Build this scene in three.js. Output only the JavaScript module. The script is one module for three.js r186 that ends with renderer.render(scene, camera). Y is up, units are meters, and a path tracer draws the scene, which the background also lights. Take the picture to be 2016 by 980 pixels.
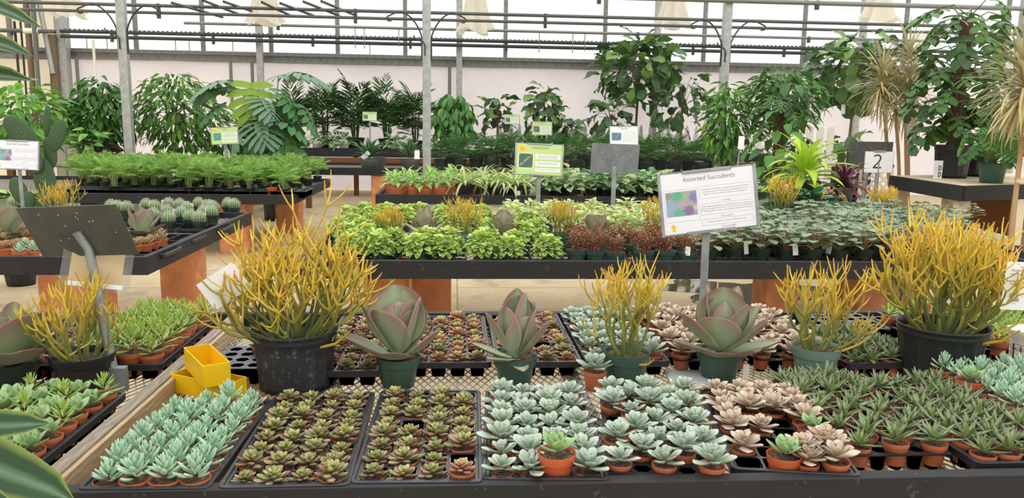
import * as THREE from 'three';
import { RoundedBoxGeometry } from 'three/addons/geometries/RoundedBoxGeometry.js';

// ---------------------------------------------------------------- camera, sky, exposure
const FPX = 1514, EYE = 1.45, PITCH = 9.18 * Math.PI / 180, YAW = 4.2 * Math.PI / 180, ROLL = 0.0155;
const scene = new THREE.Scene();
const camera = new THREE.PerspectiveCamera(2 * Math.atan(490 / FPX) * 180 / Math.PI, 2016 / 980, 0.05, 120);
camera.rotation.order = 'YXZ';
camera.position.set(0, EYE, 0);
camera.rotation.set(-PITCH, -YAW, ROLL);
camera.updateMatrixWorld(true);
const renderer = new THREE.WebGLRenderer({ antialias: true });
renderer.toneMapping = THREE.LinearToneMapping;
renderer.toneMappingExposure = 0.67;
renderer.shadowMap.enabled = true;
// bright overcast sky, a little brighter overhead
const SKY = 3.9;
{
  const w = 64, h = 32, d = new Float32Array(w * h * 4);
  for (let j = 0; j < h; j++) for (let i = 0; i < w; i++) {
    const el = (j + 0.5) / h * Math.PI - Math.PI / 2, s = Math.sin(el), o = (j * w + i) * 4;
    const v = s >= 0 ? SKY * (0.62 + 0.38 * s) : SKY * 0.25;
    d[o] = v; d[o + 1] = v; d[o + 2] = v * 1.01; d[o + 3] = 1;
  }
  const t = new THREE.DataTexture(d, w, h, THREE.RGBAFormat, THREE.FloatType);
  t.mapping = THREE.EquirectangularReflectionMapping; t.magFilter = t.minFilter = THREE.LinearFilter; t.needsUpdate = true;
  scene.background = t; scene.environment = t;
}

// ---------------------------------------------------------------- helpers
const V = (x, y, z) => new THREE.Vector3(x, y, z);
let seedState = 12345;
const seed = (s) => { seedState = s | 0; };
function rnd() { seedState = (seedState + 0x6d2b79f5) | 0; let t = Math.imul(seedState ^ (seedState >>> 15), 1 | seedState); t = (t + Math.imul(t ^ (t >>> 7), 61 | t)) ^ t; return ((t ^ (t >>> 14)) >>> 0) / 4294967296; }
const R = (a, b) => a + (b - a) * rnd();
const pick = (a) => a[Math.floor(rnd() * a.length) % a.length];
const lerp = (a, b, t) => a + (b - a) * t;
const clamp = (x, a = 0, b = 1) => Math.min(b, Math.max(a, x));
const ORD = (() => { const a = ['first', 'second', 'third', 'fourth', 'fifth', 'sixth', 'seventh', 'eighth', 'ninth', 'tenth', 'eleventh', 'twelfth', 'thirteenth', 'fourteenth', 'fifteenth', 'sixteenth', 'seventeenth', 'eighteenth', 'nineteenth', 'twentieth']; for (const s of ['twenty', 'thirty']) for (let i = 0; i < 9; i++) a.push(s + '-' + a[i]); return a; })();
const D2R = Math.PI / 180;
// a photo pixel gives a direction; the height of the surface it stands on, or its row, gives the distance
function ray(x, y) { return V((x - 1008) / FPX, -(y - 490) / FPX, -1).applyQuaternion(camera.quaternion); }
function onY(x, y, Y) { const d = ray(x, y), t = (Y - EYE) / d.y; return V(d.x * t, Y, d.z * t); }
function onZ(x, y, Z) { const d = ray(x, y), t = Z / d.z; return V(d.x * t, EYE + d.y * t, Z); }
const fwd = ray(1008, 490).normalize();
const mpp = (p) => (p.x * fwd.x + (p.y - EYE) * fwd.y + p.z * fwd.z) / FPX;       // metres per photo pixel at a point
function toPx(p) { const q = p.clone().sub(camera.position).applyQuaternion(camera.quaternion.clone().invert()); return [1008 + FPX * q.x / -q.z, 490 - FPX * q.y / -q.z]; }
function colX(px, Y, z) { let x = (px - 898) / FPX * -z; for (let i = 0; i < 6; i++) { const a = toPx(V(x, Y, z))[0], b = toPx(V(x + 0.01, Y, z))[0]; x += (px - a) / (b - a) * 0.01; } return x; }
// colours: hex (sRGB) to linear triple
const hc = {};
function C(h) { if (!hc[h]) { const c = new THREE.Color(h); hc[h] = [c.r, c.g, c.b]; } return hc[h]; }
const mixc = (a, b, t) => [lerp(a[0], b[0], t), lerp(a[1], b[1], t), lerp(a[2], b[2], t)];
const jit = (c, a) => { const k = 1 + R(-a, a), g = R(-a, a) * 0.4; return [c[0] * k * (1 + g), c[1] * k, c[2] * k * (1 - g)]; };

// geometry collector: everything added becomes one mesh
class MB {
  constructor() { this.p = []; this.n = []; this.u = []; this.c = []; this.i = []; this.k = 0; }
  add(g, m, col = [1, 1, 1]) {
    const P = g.attributes.position, N = g.attributes.normal, U = g.attributes.uv, K = g.attributes.color, I = g.index, e = m ? m.elements : null;
    const nm = m ? new THREE.Matrix3().getNormalMatrix(m).elements : null, o = this.k;
    for (let j = 0; j < P.count; j++) {
      const x = P.array[j * 3], y = P.array[j * 3 + 1], z = P.array[j * 3 + 2], a = N.array[j * 3], b = N.array[j * 3 + 1], c = N.array[j * 3 + 2];
      if (e) {
        this.p.push(e[0] * x + e[4] * y + e[8] * z + e[12], e[1] * x + e[5] * y + e[9] * z + e[13], e[2] * x + e[6] * y + e[10] * z + e[14]);
        const A = nm[0] * a + nm[3] * b + nm[6] * c, B = nm[1] * a + nm[4] * b + nm[7] * c, Cc = nm[2] * a + nm[5] * b + nm[8] * c, l = Math.hypot(A, B, Cc) || 1;
        this.n.push(A / l, B / l, Cc / l);
      } else { this.p.push(x, y, z); this.n.push(a, b, c); }
      this.u.push(U ? U.array[j * 2] : 0, U ? U.array[j * 2 + 1] : 0);
      if (K) this.c.push(K.array[j * 3] * col[0], K.array[j * 3 + 1] * col[1], K.array[j * 3 + 2] * col[2]); else this.c.push(col[0], col[1], col[2]);
    }
    if (I) for (let j = 0; j < I.count; j++) this.i.push(I.array[j] + o); else for (let j = 0; j < P.count; j++) this.i.push(j + o);
    this.k += P.count;
    return this;
  }
  box(w, h, d, x, y, z, col) { return this.add(bx(w, h, d), new THREE.Matrix4().makeTranslation(x, y, z), col); }
  // a round limb through points with a radius at each
  limb(pts, rad, sides = 5, cols = [[1, 1, 1]]) {
    const o = this.k, n = pts.length; let ref = Math.abs(pts[1].y - pts[0].y) > 0.9 * pts[1].distanceTo(pts[0]) ? V(1, 0, 0) : V(0, 1, 0);
    for (let i = 0; i < n; i++) {
      const t = pts[Math.min(n - 1, i + 1)].clone().sub(pts[Math.max(0, i - 1)]).normalize(), s = t.clone().cross(ref).normalize(), q = s.clone().cross(t).normalize(); ref = q.clone();
      const r = Array.isArray(rad) ? rad[Math.min(i, rad.length - 1)] : rad, c = cols[Math.min(i, cols.length - 1)];
      for (let j = 0; j < sides; j++) {
        const a = j / sides * 2 * Math.PI, cx = Math.cos(a), sx = Math.sin(a), nx = s.x * cx + q.x * sx, ny = s.y * cx + q.y * sx, nz = s.z * cx + q.z * sx;
        this.p.push(pts[i].x + nx * r, pts[i].y + ny * r, pts[i].z + nz * r); this.n.push(nx, ny, nz); this.u.push(j / sides, i / (n - 1)); this.c.push(c[0], c[1], c[2]);
      }
    }
    for (let i = 0; i < n - 1; i++) for (let j = 0; j < sides; j++) { const a = o + i * sides + j, b = o + i * sides + (j + 1) % sides; this.i.push(a, a + sides, b, b, a + sides, b + sides); }
    const e = o + (n - 1) * sides; for (let j = 1; j < sides - 1; j++) this.i.push(e, e + j + 1, e + j);
    this.k += n * sides;
    return this;
  }
  geo() {
    const g = new THREE.BufferGeometry();
    g.setAttribute('position', new THREE.BufferAttribute(new Float32Array(this.p), 3)); g.setAttribute('normal', new THREE.BufferAttribute(new Float32Array(this.n), 3));
    g.setAttribute('uv', new THREE.BufferAttribute(new Float32Array(this.u), 2)); g.setAttribute('color', new THREE.BufferAttribute(new Float32Array(this.c), 3));
    g.setIndex(this.i); return g;
  }
  mesh(name, mat, parent) { return part(name, this.geo(), mat, parent); }
}
const taken = new Map();
function numbered(n) { const k = taken.get(n) || 0; taken.set(n, k + 1); return k ? n + '_' + String(k).padStart(3, '0') : n; }
function part(name, geo, mat, parent) { const m = new THREE.Mesh(geo, mat); m.name = name; m.castShadow = m.receiveShadow = true; if (parent) parent.add(m); return m; }
function thing(name, label, category, pos = [0, 0, 0], turn = 0, group) {
  const o = new THREE.Group(); o.name = numbered(name); scene.add(o);
  o.position.set(pos.x ?? pos[0], pos.y ?? pos[1], pos.z ?? pos[2]); o.rotation.y = turn; o.userData = { label, category };
  if (group) o.userData.group = group;
  return o;
}
function single(name, label, category, geo, mat, pos = [0, 0, 0], turn = 0, group) {
  const o = part(numbered(name), geo, mat, scene); o.position.set(pos.x ?? pos[0], pos.y ?? pos[1], pos.z ?? pos[2]); o.rotation.y = turn; o.userData = { label, category };
  if (group) o.userData.group = group;
  return o;
}
function struct(name, label, category) { const o = new THREE.Group(); o.name = numbered(name); o.userData = { label, category, kind: 'structure' }; scene.add(o); return o; }
// copy of a prototype group (not in the scene) under its own name
function copy(proto, name, label, category, pos, turn = 0, group, scale = 1) {
  const o = proto.clone(); o.name = numbered(name); o.userData = { label, category }; if (group) o.userData.group = group;
  o.position.set(pos.x ?? pos[0], pos.y ?? pos[1], pos.z ?? pos[2]); o.rotation.y = turn; if (scale !== 1) o.scale.multiplyScalar(scale); scene.add(o); return o;
}
const boxCache = new Map();
function bx(w, h, d) {
  const k = w + ',' + h + ',' + d; if (boxCache.has(k)) return boxCache.get(k);
  const g = new THREE.BoxGeometry(w, h, d), u = g.attributes.uv, s = [[d, h], [d, h], [w, d], [w, d], [w, h], [w, h]];
  for (let f = 0; f < 6; f++) for (let j = 0; j < 4; j++) { const i = f * 4 + j; u.setXY(i, u.getX(i) * s[f][0], u.getY(i) * s[f][1]); }
  boxCache.set(k, g); return g;
}
function rbx(w, h, d, r = 0.004) { // board with eased edges, uv in metres along its length
  const g = new RoundedBoxGeometry(w, h, d, 2, r), u = g.attributes.uv, p = g.attributes.position, n = g.attributes.normal;
  for (let i = 0; i < u.count; i++) { const ax = Math.abs(n.getX(i)), ay = Math.abs(n.getY(i)), az = Math.abs(n.getZ(i)), long = w >= d;
    if (ay >= ax && ay >= az) long ? u.setXY(i, p.getX(i), p.getZ(i)) : u.setXY(i, p.getZ(i), p.getX(i));
    else if (ax > az) u.setXY(i, p.getZ(i), p.getY(i) + 0.3); else u.setXY(i, p.getX(i), p.getY(i) + 0.6); }
  return g;
}
const M4 = () => new THREE.Matrix4();
const _q = new THREE.Quaternion(), _e = new THREE.Euler();
function mat(x, y, z, az = 0, pitch = 0, s = 1, roll = 0, sx = 1) { _e.set(-pitch, az, roll, 'YXZ'); _q.setFromEuler(_e); return M4().compose(V(x, y, z), _q, V(s * sx, s, s)); }
function barGeo(a, b, r, sides = 8) { return new MB().limb([a, b], r, sides).geo(); }

// ---------------------------------------------------------------- noise textures
function hash2(x, y, s) { let h = Math.imul(x, 374761393) + Math.imul(y, 668265263) + Math.imul(s, 974634777); h = Math.imul(h ^ (h >>> 13), 1274126177); return ((h ^ (h >>> 16)) >>> 0) / 4294967296; }
function vnoise(x, y, per, s) { const xi = Math.floor(x), yi = Math.floor(y), f = (t) => t * t * (3 - 2 * t), fx = f(x - xi), fy = f(y - yi), w = (a) => ((a % per) + per) % per;
  return lerp(lerp(hash2(w(xi), w(yi), s), hash2(w(xi + 1), w(yi), s), fx), lerp(hash2(w(xi), w(yi + 1), s), hash2(w(xi + 1), w(yi + 1), s), fx), fy); }
function fbm(u, v, f, oct, s) { let a = 0, k = 0.5, t = 0; for (let i = 0; i < oct; i++) { a += k * vnoise(u * f, v * f, f, s + i); t += k; k *= 0.55; f *= 2; } return a / t; }
function tex(n, fn, srgb = true, rep = 1) {
  const d = new Uint8Array(n * n * 4);
  for (let j = 0; j < n; j++) for (let i = 0; i < n; i++) { const c = fn(i / n, j / n), o = (j * n + i) * 4; d[o] = clamp(c[0]) * 255; d[o + 1] = clamp(c[1]) * 255; d[o + 2] = clamp(c[2]) * 255; d[o + 3] = 255; }
  const t = new THREE.DataTexture(d, n, n); t.wrapS = t.wrapT = THREE.RepeatWrapping; t.magFilter = THREE.LinearFilter; t.minFilter = THREE.LinearMipmapLinearFilter; t.generateMipmaps = true;
  if (srgb) t.colorSpace = THREE.SRGBColorSpace; t.repeat.set(rep, rep); t.needsUpdate = true; return t;
}
const gray = (v) => [v, v, v];
const rgb = (r, g, b, k = 1) => [r / 255 * k, g / 255 * k, b / 255 * k];
const TX = {
  concrete: tex(512, (u, v) => { const a = fbm(u, v, 4, 5, 3), b = fbm(u, v, 64, 2, 9), st = fbm(u, v, 7, 3, 21), k = 0.84 + 0.22 * a + 0.08 * b - (st > 0.62 ? (st - 0.62) * 0.7 : 0); return rgb(192, 172, 136, k); }, true, 0.6),
  concreteB: tex(256, (u, v) => gray(fbm(u, v, 32, 4, 5)), false, 0.6),
  wood: tex(512, (u, v) => { const g = fbm(u * 0.999, v, 3, 4, 11), w = Math.sin((v * 34 + g * 5) * 2 * Math.PI) * 0.5 + 0.5, f = vnoise(u * 12, v * 220, 1e6, 4), k = 0.8 + 0.12 * w + 0.14 * f; return rgb(186, 160, 122, k); }, true, 1.4),
  palewood: tex(512, (u, v) => { const g = fbm(u * 0.999, v, 3, 4, 19), w = Math.sin((v * 26 + g * 5) * 2 * Math.PI) * 0.5 + 0.5, f = vnoise(u * 12, v * 220, 1e6, 4), k = 0.84 + 0.1 * w + 0.1 * f; return rgb(228, 208, 174, k); }, true, 1.4),
  greywood: tex(512, (u, v) => { const g = fbm(u, v, 3, 4, 13), w = Math.sin((v * 30 + g * 6) * 2 * Math.PI) * 0.5 + 0.5, f = vnoise(u * 14, v * 240, 1e6, 6), k = 0.78 + 0.12 * w + 0.2 * f; return rgb(150, 138, 120, k); }, true, 1.4),
  blackwood: tex(512, (u, v) => { const f = vnoise(u * 10, v * 260, 1e6, 8), g = fbm(u, v, 6, 4, 15), ch = fbm(u, v, 40, 3, 31), k = 0.75 + 0.35 * f + 0.3 * g; return ch > 0.8 ? rgb(62, 60, 57) : rgb(27, 27, 28, k); }, true, 1.4),
  clay: tex(256, (u, v) => { const a = fbm(u, v, 5, 4, 41), b = fbm(u, v, 40, 2, 43); return rgb(205, 133, 86, 0.84 + 0.26 * a + 0.1 * b); }, true, 2),
  soil: tex(128, (u, v) => { const a = vnoise(u * 24, v * 24, 24, 3), b = vnoise(u * 60, v * 60, 60, 8); return b > 0.86 ? rgb(170, 150, 125) : rgb(88, 62, 46, 0.5 + 0.9 * a); }, true, 1),
  soilB: tex(128, (u, v) => gray(vnoise(u * 24, v * 24, 24, 3)), false, 1),
  dusty: tex(256, (u, v) => { const a = fbm(u, v, 6, 5, 51), s = fbm(u * 1, v, 20, 3, 57); return rgb(44, 45, 46, 0.75 + 0.5 * a + (s > 0.6 ? (s - 0.6) * 4 : 0)); }, true, 1),
  film: tex(256, (u, v) => { const a = fbm(u, v, 5, 4, 61); return gray(0.93 + 0.07 * a); }, true, 0.3),
  metal: tex(256, (u, v) => { const a = fbm(u, v, 8, 5, 71); return gray(0.8 + 0.25 * a); }, true, 3),
  moss: tex(128, (u, v) => { const a = vnoise(u * 30, v * 30, 30, 3); return rgb(92, 68, 48, 0.6 + 0.7 * a); }, true, 4),
};

// ---------------------------------------------------------------- materials
function mk(color, rough, o = {}) { const m = new THREE.MeshPhysicalMaterial({ color, roughness: rough, side: THREE.DoubleSide, ...o }); return m; }
const M = {
  concrete: mk(0xffffff, 0.82, { map: TX.concrete, bumpMap: TX.concreteB, bumpScale: 0.0012 }),
  wet: mk(0x57462f, 0.06, { clearcoat: 1, clearcoatRoughness: 0.03 }),
  wood: mk(0xffffff, 0.75, { map: TX.wood }), palewood: mk(0xffffff, 0.75, { map: TX.palewood }), brownwood: mk(0xb88a60, 0.75, { map: TX.wood }), greywood: mk(0xffffff, 0.85, { map: TX.greywood }),
  blackwood: mk(0xffffff, 0.68, { map: TX.blackwood }),
  clay: mk(0xffffff, 0.55, { map: TX.clay }),
  steel: mk(0xb9bbb5, 0.5, { metalness: 0.45, map: TX.metal }), steelDark: mk(0x6f716e, 0.5, { metalness: 0.4 }), galv: mk(0xa9adae, 0.45, { metalness: 0.5, map: TX.metal }),
  plateDark: mk(0x64665f, 0.5, { metalness: 0.3, map: TX.metal }), plate: mk(0x93979a, 0.5, { metalness: 0.4, map: TX.metal }),
  beam: mk(0x8d8d86, 0.55, { metalness: 0.3, map: TX.metal }), pipe: mk(0x5c5e5b, 0.5, { metalness: 0.3 }), pipeDark: mk(0x3a3b39, 0.6), pipeBrown: mk(0x76604a, 0.6), pvc: mk(0xe9e4d8, 0.4),
  mesh: mk(0xb3b0a6, 0.5, { metalness: 0.4 }), hole: mk(0xe8e6e0, 0.7),
  terra: mk(0xc06a42, 0.5), orange: mk(0xc96038, 0.45), green: mk(0x33574a, 0.4, { clearcoat: 0.15 }), greyGreen: mk(0x6d8a7d, 0.45), darkGreen: mk(0x26382f, 0.45), black: mk(0x232425, 0.4), dusty: mk(0xffffff, 0.62, { map: TX.dusty }), greyPot: mk(0x5c5f5a, 0.5), whitePot: mk(0xe6e2d6, 0.5),
  tray: mk(0x25262a, 0.36), trayGrey: mk(0x46494c, 0.4),
  soil: mk(0xffffff, 0.95, { map: TX.soil, bumpMap: TX.soilB, bumpScale: 0.004 }),
  alu: mk(0xc6c9c4, 0.55), paper: mk(0xf2f1ee, 0.7), tag: mk(0xf0f0ee, 0.5), yellow: mk(0xf2c40c, 0.4), cream: mk(0xe9ddc4, 0.6),
  film: mk(0xeff1f1, 0.97, { map: TX.film, transmission: 0.88, thickness: 0 }), curtain: mk(0xeee3de, 0.97, { map: TX.film, transmission: 0.46, thickness: 0 }), creamFilm: mk(0xefe2c4, 0.97, { map: TX.film, transmission: 0.5, thickness: 0 }), plastic: mk(0xece6d6, 0.96, { transmission: 0.45, thickness: 0 }), sleeve: mk(0xf2f2f0, 0.08, { transmission: 0.9, thickness: 0 }),
  roof: mk(0xfdfdfd, 1, { transmission: 0.95, thickness: 0 }),
  fence: mk(0xd8d4cb, 0.7), lattice: mk(0xcfc6ae, 0.7),
  succ: mk(0xffffff, 0.55, { vertexColors: true }), stem: mk(0xffffff, 0.5, { vertexColors: true }), waxy: mk(0xffffff, 0.62, { vertexColors: true, sheen: 0.3 }),
  leaf: mk(0xffffff, 0.92, { vertexColors: true, transmission: 0.3, thickness: 0, clearcoat: 0.14, clearcoatRoughness: 0.35, specularIntensity: 0.5 }),
  leafThin: mk(0xffffff, 0.94, { vertexColors: true, transmission: 0.42, thickness: 0, clearcoat: 0.08, clearcoatRoughness: 0.4, specularIntensity: 0.5 }),
  glossy: mk(0xffffff, 0.9, { vertexColors: true, transmission: 0.22, thickness: 0, clearcoat: 0.35, clearcoatRoughness: 0.28, specularIntensity: 0.5 }),
  bark: mk(0xffffff, 0.85, { vertexColors: true }), moss: mk(0xffffff, 0.95, { map: TX.moss }),
  spine: mk(0xefe9d6, 0.7),
};

// ---------------------------------------------------------------- the greenhouse shell
const ZW = -17, ZP = -11, RAIL = 0.68, MESHY = 0.63, NEARY = 0.625;
{
  const f = struct('floor', 'pale tan concrete floor scored into large slabs', 'floor');
  part('concrete_base', new THREE.BoxGeometry(29, 0.2, 22.4), M.concrete, f).position.set(1.5, -0.112, -5.9);
  seed(5);
  const xs = []; for (let x = -6.55; x < 7.5; x += 1.64) xs.push(x);
  const zs = []; for (let z = -3.49; z > -16.6; z -= 0.82) zs.push(z);
  for (const z of zs) for (const x of xs) { const s = part('slab', rbx(1.632, 0.03, 0.812, 0.006), M.concrete, f); s.position.set(x + 0.82, -0.0152 + R(-0.0006, 0.0006), z - 0.41); s.geometry = slabUv(s.geometry, x, z); }
  function slabUv(g, x, z) { g = g.clone(); const u = g.attributes.uv; for (let i = 0; i < u.count; i++) u.setXY(i, u.getX(i) + x * 1.3 + z * 0.37, u.getY(i) + z * 1.7); return g; }
  // wet patch with an irregular outline
  const sh = new THREE.Shape(); const c = onY(1430, 575, 0);
  for (let i = 0; i <= 40; i++) { const a = i / 40 * 2 * Math.PI, r = 1 + 0.22 * Math.sin(a * 3 + 1) + 0.14 * Math.sin(a * 7) + 0.08 * Math.sin(a * 13); const x = Math.cos(a) * 0.75 * r, y = Math.sin(a) * 0.5 * r; i ? sh.lineTo(x, y) : sh.moveTo(x, y); }
  const g = new THREE.ShapeGeometry(sh); g.rotateX(-Math.PI / 2);
  single('puddle', 'dark wet puddle on the concrete floor beneath the peperomia bench', 'puddle', g, M.wet, [c.x + 0.2, 0.0016, c.z]);
}
const beamTop = onZ(1000, 114, ZW).y, beamBot = beamTop - 0.19;
{
  const wall = struct('wall_back', 'white plastic side curtain hung below the back beam', 'wall');
  // curtain sheet with shallow folds, in separate widths
  const cx = [-13, -8.0, -4.1, 0.05, 4.3, 8.8, 16]; seed(8);
  for (let i = 0; i < cx.length - 1; i++) {
    const w = cx[i + 1] - cx[i], g = new THREE.PlaneGeometry(w, beamBot + 0.02, 60, 12), p = g.attributes.position, u = g.attributes.uv, ph = R(0, 6);
    for (let j = 0; j < p.count; j++) { const x = p.getX(j), y = p.getY(j); p.setZ(j, 0.012 * Math.sin(x * 2.3 + y * 0.8 + ph) + 0.006 * Math.sin(x * 5.7 - y * 1.9) + 0.004 * Math.sin(y * 9 + x)); u.setXY(j, x, y); }
    g.computeVertexNormals(); part('curtain_sheet', g, i === 0 ? M.creamFilm : M.curtain, wall).position.set((cx[i] + cx[i + 1]) / 2, (beamBot + 0.02) / 2, ZW + 0.02);
  }
  part('beam', rbx(29, beamTop - beamBot, 0.1, 0.01), M.beam, wall).position.set(1.5, (beamTop + beamBot) / 2, ZW + 0.06);
  part('beam_flange', bx(29, 0.03, 0.16), M.beam, wall).position.set(1.5, beamBot - 0.005, ZW + 0.08);
  part('beam_lip', bx(29, 0.02, 0.13), M.beam, wall).position.set(1.5, beamTop - 0.07, ZW + 0.09);
  const win = struct('window_1', 'upper back wall of translucent glazing panels', 'window');
  const px = [-210, -75, 20, 70, 133, 268, 400, 534, 665, 798, 995, 1190, 1385, 1580, 1778, 1975, 2180, 2400], eave = 4.75;
  const xs = px.map((p) => colX(p, 3.3, ZW)); xs[0] = -13; xs.push(16);
  for (let i = 0; i < xs.length - 1; i++) {
    const w = xs[i + 1] - xs[i], g = new THREE.PlaneGeometry(w, eave - beamTop), u = g.attributes.uv; for (let j = 0; j < u.count; j++) u.setXY(j, u.getX(j) * w + i * 0.7, u.getY(j) * 2);
    part('pane', g, i < 4 ? M.creamFilm : M.film, win).position.set((xs[i] + xs[i + 1]) / 2, (eave + beamTop) / 2, ZW);
    if (i) part('mullion', rbx(0.085, eave - beamTop, 0.06, 0.008), M.beam, win).position.set(xs[i], (eave + beamTop) / 2, ZW + 0.04);
  }
  for (const y of [3.62, 4.15]) part('glazing_bar', bx(29, 0.03, 0.03), M.beam, win).position.set(1.5, y, ZW + 0.05);
  // roof: two translucent slopes; side and front walls of the same sheet, outside the frame
  const roof = struct('ceiling', 'translucent plastic greenhouse roof', 'roof');
  const slope = (z0, z1, y0, y1, n) => { const l = Math.hypot(z1 - z0, y1 - y0), g = new THREE.PlaneGeometry(29, l); g.rotateX(-Math.PI / 2); g.rotateX(Math.atan2(y1 - y0, -(z1 - z0)) ); part('roof_sheet', g, M.roof, roof).position.set(1.5, (y0 + y1) / 2, (z0 + z1) / 2);
    for (let x = -13; x <= 16; x += 1.8125) part('rafter', barGeo(V(x, y0 - 0.05, z0), V(x, y1 - 0.05, z1), 0.025, 6), M.beam, roof); };
  slope(-6, ZW, 6.6, eave, 1); slope(5, -6, eave, 6.6, 1);
  const side = (name, label, x, m) => { const s = struct(name, label, 'wall'), sh = new THREE.Shape(); sh.moveTo(-5, 0); sh.lineTo(-5, eave); sh.lineTo(6, 6.6); sh.lineTo(17, eave); sh.lineTo(17, 0); const g = new THREE.ShapeGeometry(sh); g.rotateY(Math.PI / 2); part('end_sheet', g, m, s).position.set(x, 0, 0); return s; };
  side('wall_left', 'cream translucent end wall of the greenhouse', -13, M.creamFilm); side('wall_right', 'white translucent end wall of the greenhouse', 16, M.film);
  const fr = struct('wall_front', 'translucent wall of the greenhouse behind the viewer', 'wall'); part('front_sheet', new THREE.PlaneGeometry(29, eave), M.film, fr).position.set(1.5, eave / 2, 5);
}
// posts: a row through the house and a row at the back wall
const post = (px, z, w, top, label, group) => { const x = colX(px, 2.4, z); const t = thing('steel_post', label, 'post', [x, 0, z], 0, group); part('tube', rbx(w, top, w, 0.012), M.steel, t).position.y = top / 2; part('foot_plate', bx(w * 2, 0.012, w * 2), M.steelDark, t).position.y = 0.006; return t; };
const FR = 'square grey steel post in the row with bracket hooks', hookY = onZ(838, 78, ZP).y;
for (const px of [243, 840, 1427, 2006]) {
  const t = post(px, ZP, 0.112, 6.0, FR, 'posts with hooks');
  // two swan-neck hanger hooks and a short lower hook
  for (const s of [-1, 1]) {
    const a = [], h = hookY + 0.02; for (let k = 0; k <= 14; k++) { const q = k / 14; a.push(V(s * (0.066 + 0.44 * q ** 1.4), h + 0.34 * Math.sin(q * Math.PI * 0.62) - (q > 0.7 ? (q - 0.7) * 0.12 : 0), 0)); }
    const e = a[14]; for (let k = 1; k <= 5; k++) { const b = k / 5 * Math.PI; a.push(V(e.x + s * 0.035 * Math.sin(b) , e.y - 0.035 * (1 - Math.cos(b)), 0)); } a.push(V(e.x - s * 0.035, e.y - 0.06, 0));
    a.unshift(V(s * 0.066, h - 0.3, 0)); part('hanger_hook', new MB().limb(a, 0.011, 6).geo(), M.pipeDark, t).rotation.y = s * -0.12;
  }
  part('lower_hook', new MB().limb([V(-0.02, hookY - 0.22, 0.065), V(-0.02, hookY - 0.08, 0.07), V(-0.05, hookY - 0.04, 0.1), V(-0.16, hookY, 0.14), V(-0.17, hookY + 0.04, 0.14)], 0.01, 6).geo(), M.pipeDark, t);
}
for (const px of [127, 513, 904, 1290, 1690]) post(px, ZW + 0.35, px < 200 ? 0.2 : 0.125, 4.72, px < 200 ? 'wide pale steel corner post at the cream wall' : 'slim steel post standing against the back wall', px < 200 ? undefined : 'posts along the back wall');
// short struts below the beam
for (const px of [153, 455, 497, 885]) single('curtain_strut', 'thin grey strut hanging below the back beam', 'strut', barGeo(V(0, 0, 0), V(0, 0.95, 0), 0.035), M.beam, [colX(px, 2.3, ZW + 0.15), beamBot - 0.95, ZW + 0.15], 0, 'struts under the back beam');
// pipes
function pipeRun(name, label, cat, y, z, r, m, x0 = -12.9, x1 = 15.9, clips = 0, group) {
  const t = thing(name, label, cat, [0, y, z], 0, group); part('pipe', barGeo(V(x0, 0, 0), V(x1, 0, 0), r, 10), m, t);
  for (let i = 0; i < clips; i++) part('clamp', bx(0.05, 0.12, 0.05), M.pipeDark, t).position.set(x0 + (i + 0.5) * (x1 - x0) / clips, -0.03, 0);
  return t;
}
const zz = ZW + 0.55, yA = onZ(500, 70, zz).y, yB = onZ(500, 80, zz).y;
{ const t = pipeRun('heating_pipe', 'upper finned black heating pipe running along the back posts', 'pipe', yA, zz, 0.035, M.pipeDark, -7.9, 15.9, 12);
  const fins = new MB(); for (let x = -7.8; x < 10; x += 0.09) fins.box(0.02, 0.02, 0.06, x, 0.04, 0); fins.mesh('fins', M.pipe, t).userData.kind = 'stuff'; }
pipeRun('heating_pipe', 'lower plain black heating pipe just under the finned pipe', 'pipe', yB, zz, 0.035, M.pipeDark, -7.9, 15.9, 12);
pipeRun('water_pipe', 'slim grey overhead pipe, topmost of the pair over the benches', 'pipe', onZ(500, 16, -13.5).y, -13.5, 0.028, M.pipe, -12.9, 15.9, 9);
pipeRun('water_pipe', 'slim grey overhead pipe, lower one of the pair over the benches', 'pipe', onZ(500, 30, -13.5).y, -13.5, 0.025, M.pipe, -12.9, 15.9, 9);
pipeRun('water_pipe', 'thin grey pipe strung between the overhead pair and the heating pipes', 'pipe', onZ(600, 51, -15.6).y, -15.6, 0.027, M.beam, -5.2, 15.9, 6);
pipeRun('purlin_pipe', 'thick pale purlin pipe tied across the hooked posts', 'pipe', onZ(1500, 3, ZP + 0.1).y, ZP + 0.1, 0.032, M.beam, 0.4, 15.9, 5);
// loose rods laid over the overhead pipes
for (const [x0, y0, x1, y1] of [[515, 4, 575, 32], [551, 6, 618, 31], [597, 3, 668, 31], [632, 2, 702, 31], [337, 5, 439, 34], [398, 0, 470, 28], [440, 3, 496, 22]]) {
  const a = onZ(x0, y0, -13.3), b = onZ(x1, y1, -13.75); single('support_rod', 'loose dark rod lying across the overhead pipes', 'rod', barGeo(V(0, 0, 0), b.clone().sub(a), 0.022, 6), M.pipe, a, 0, 'rods over the pipes'); }
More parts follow.
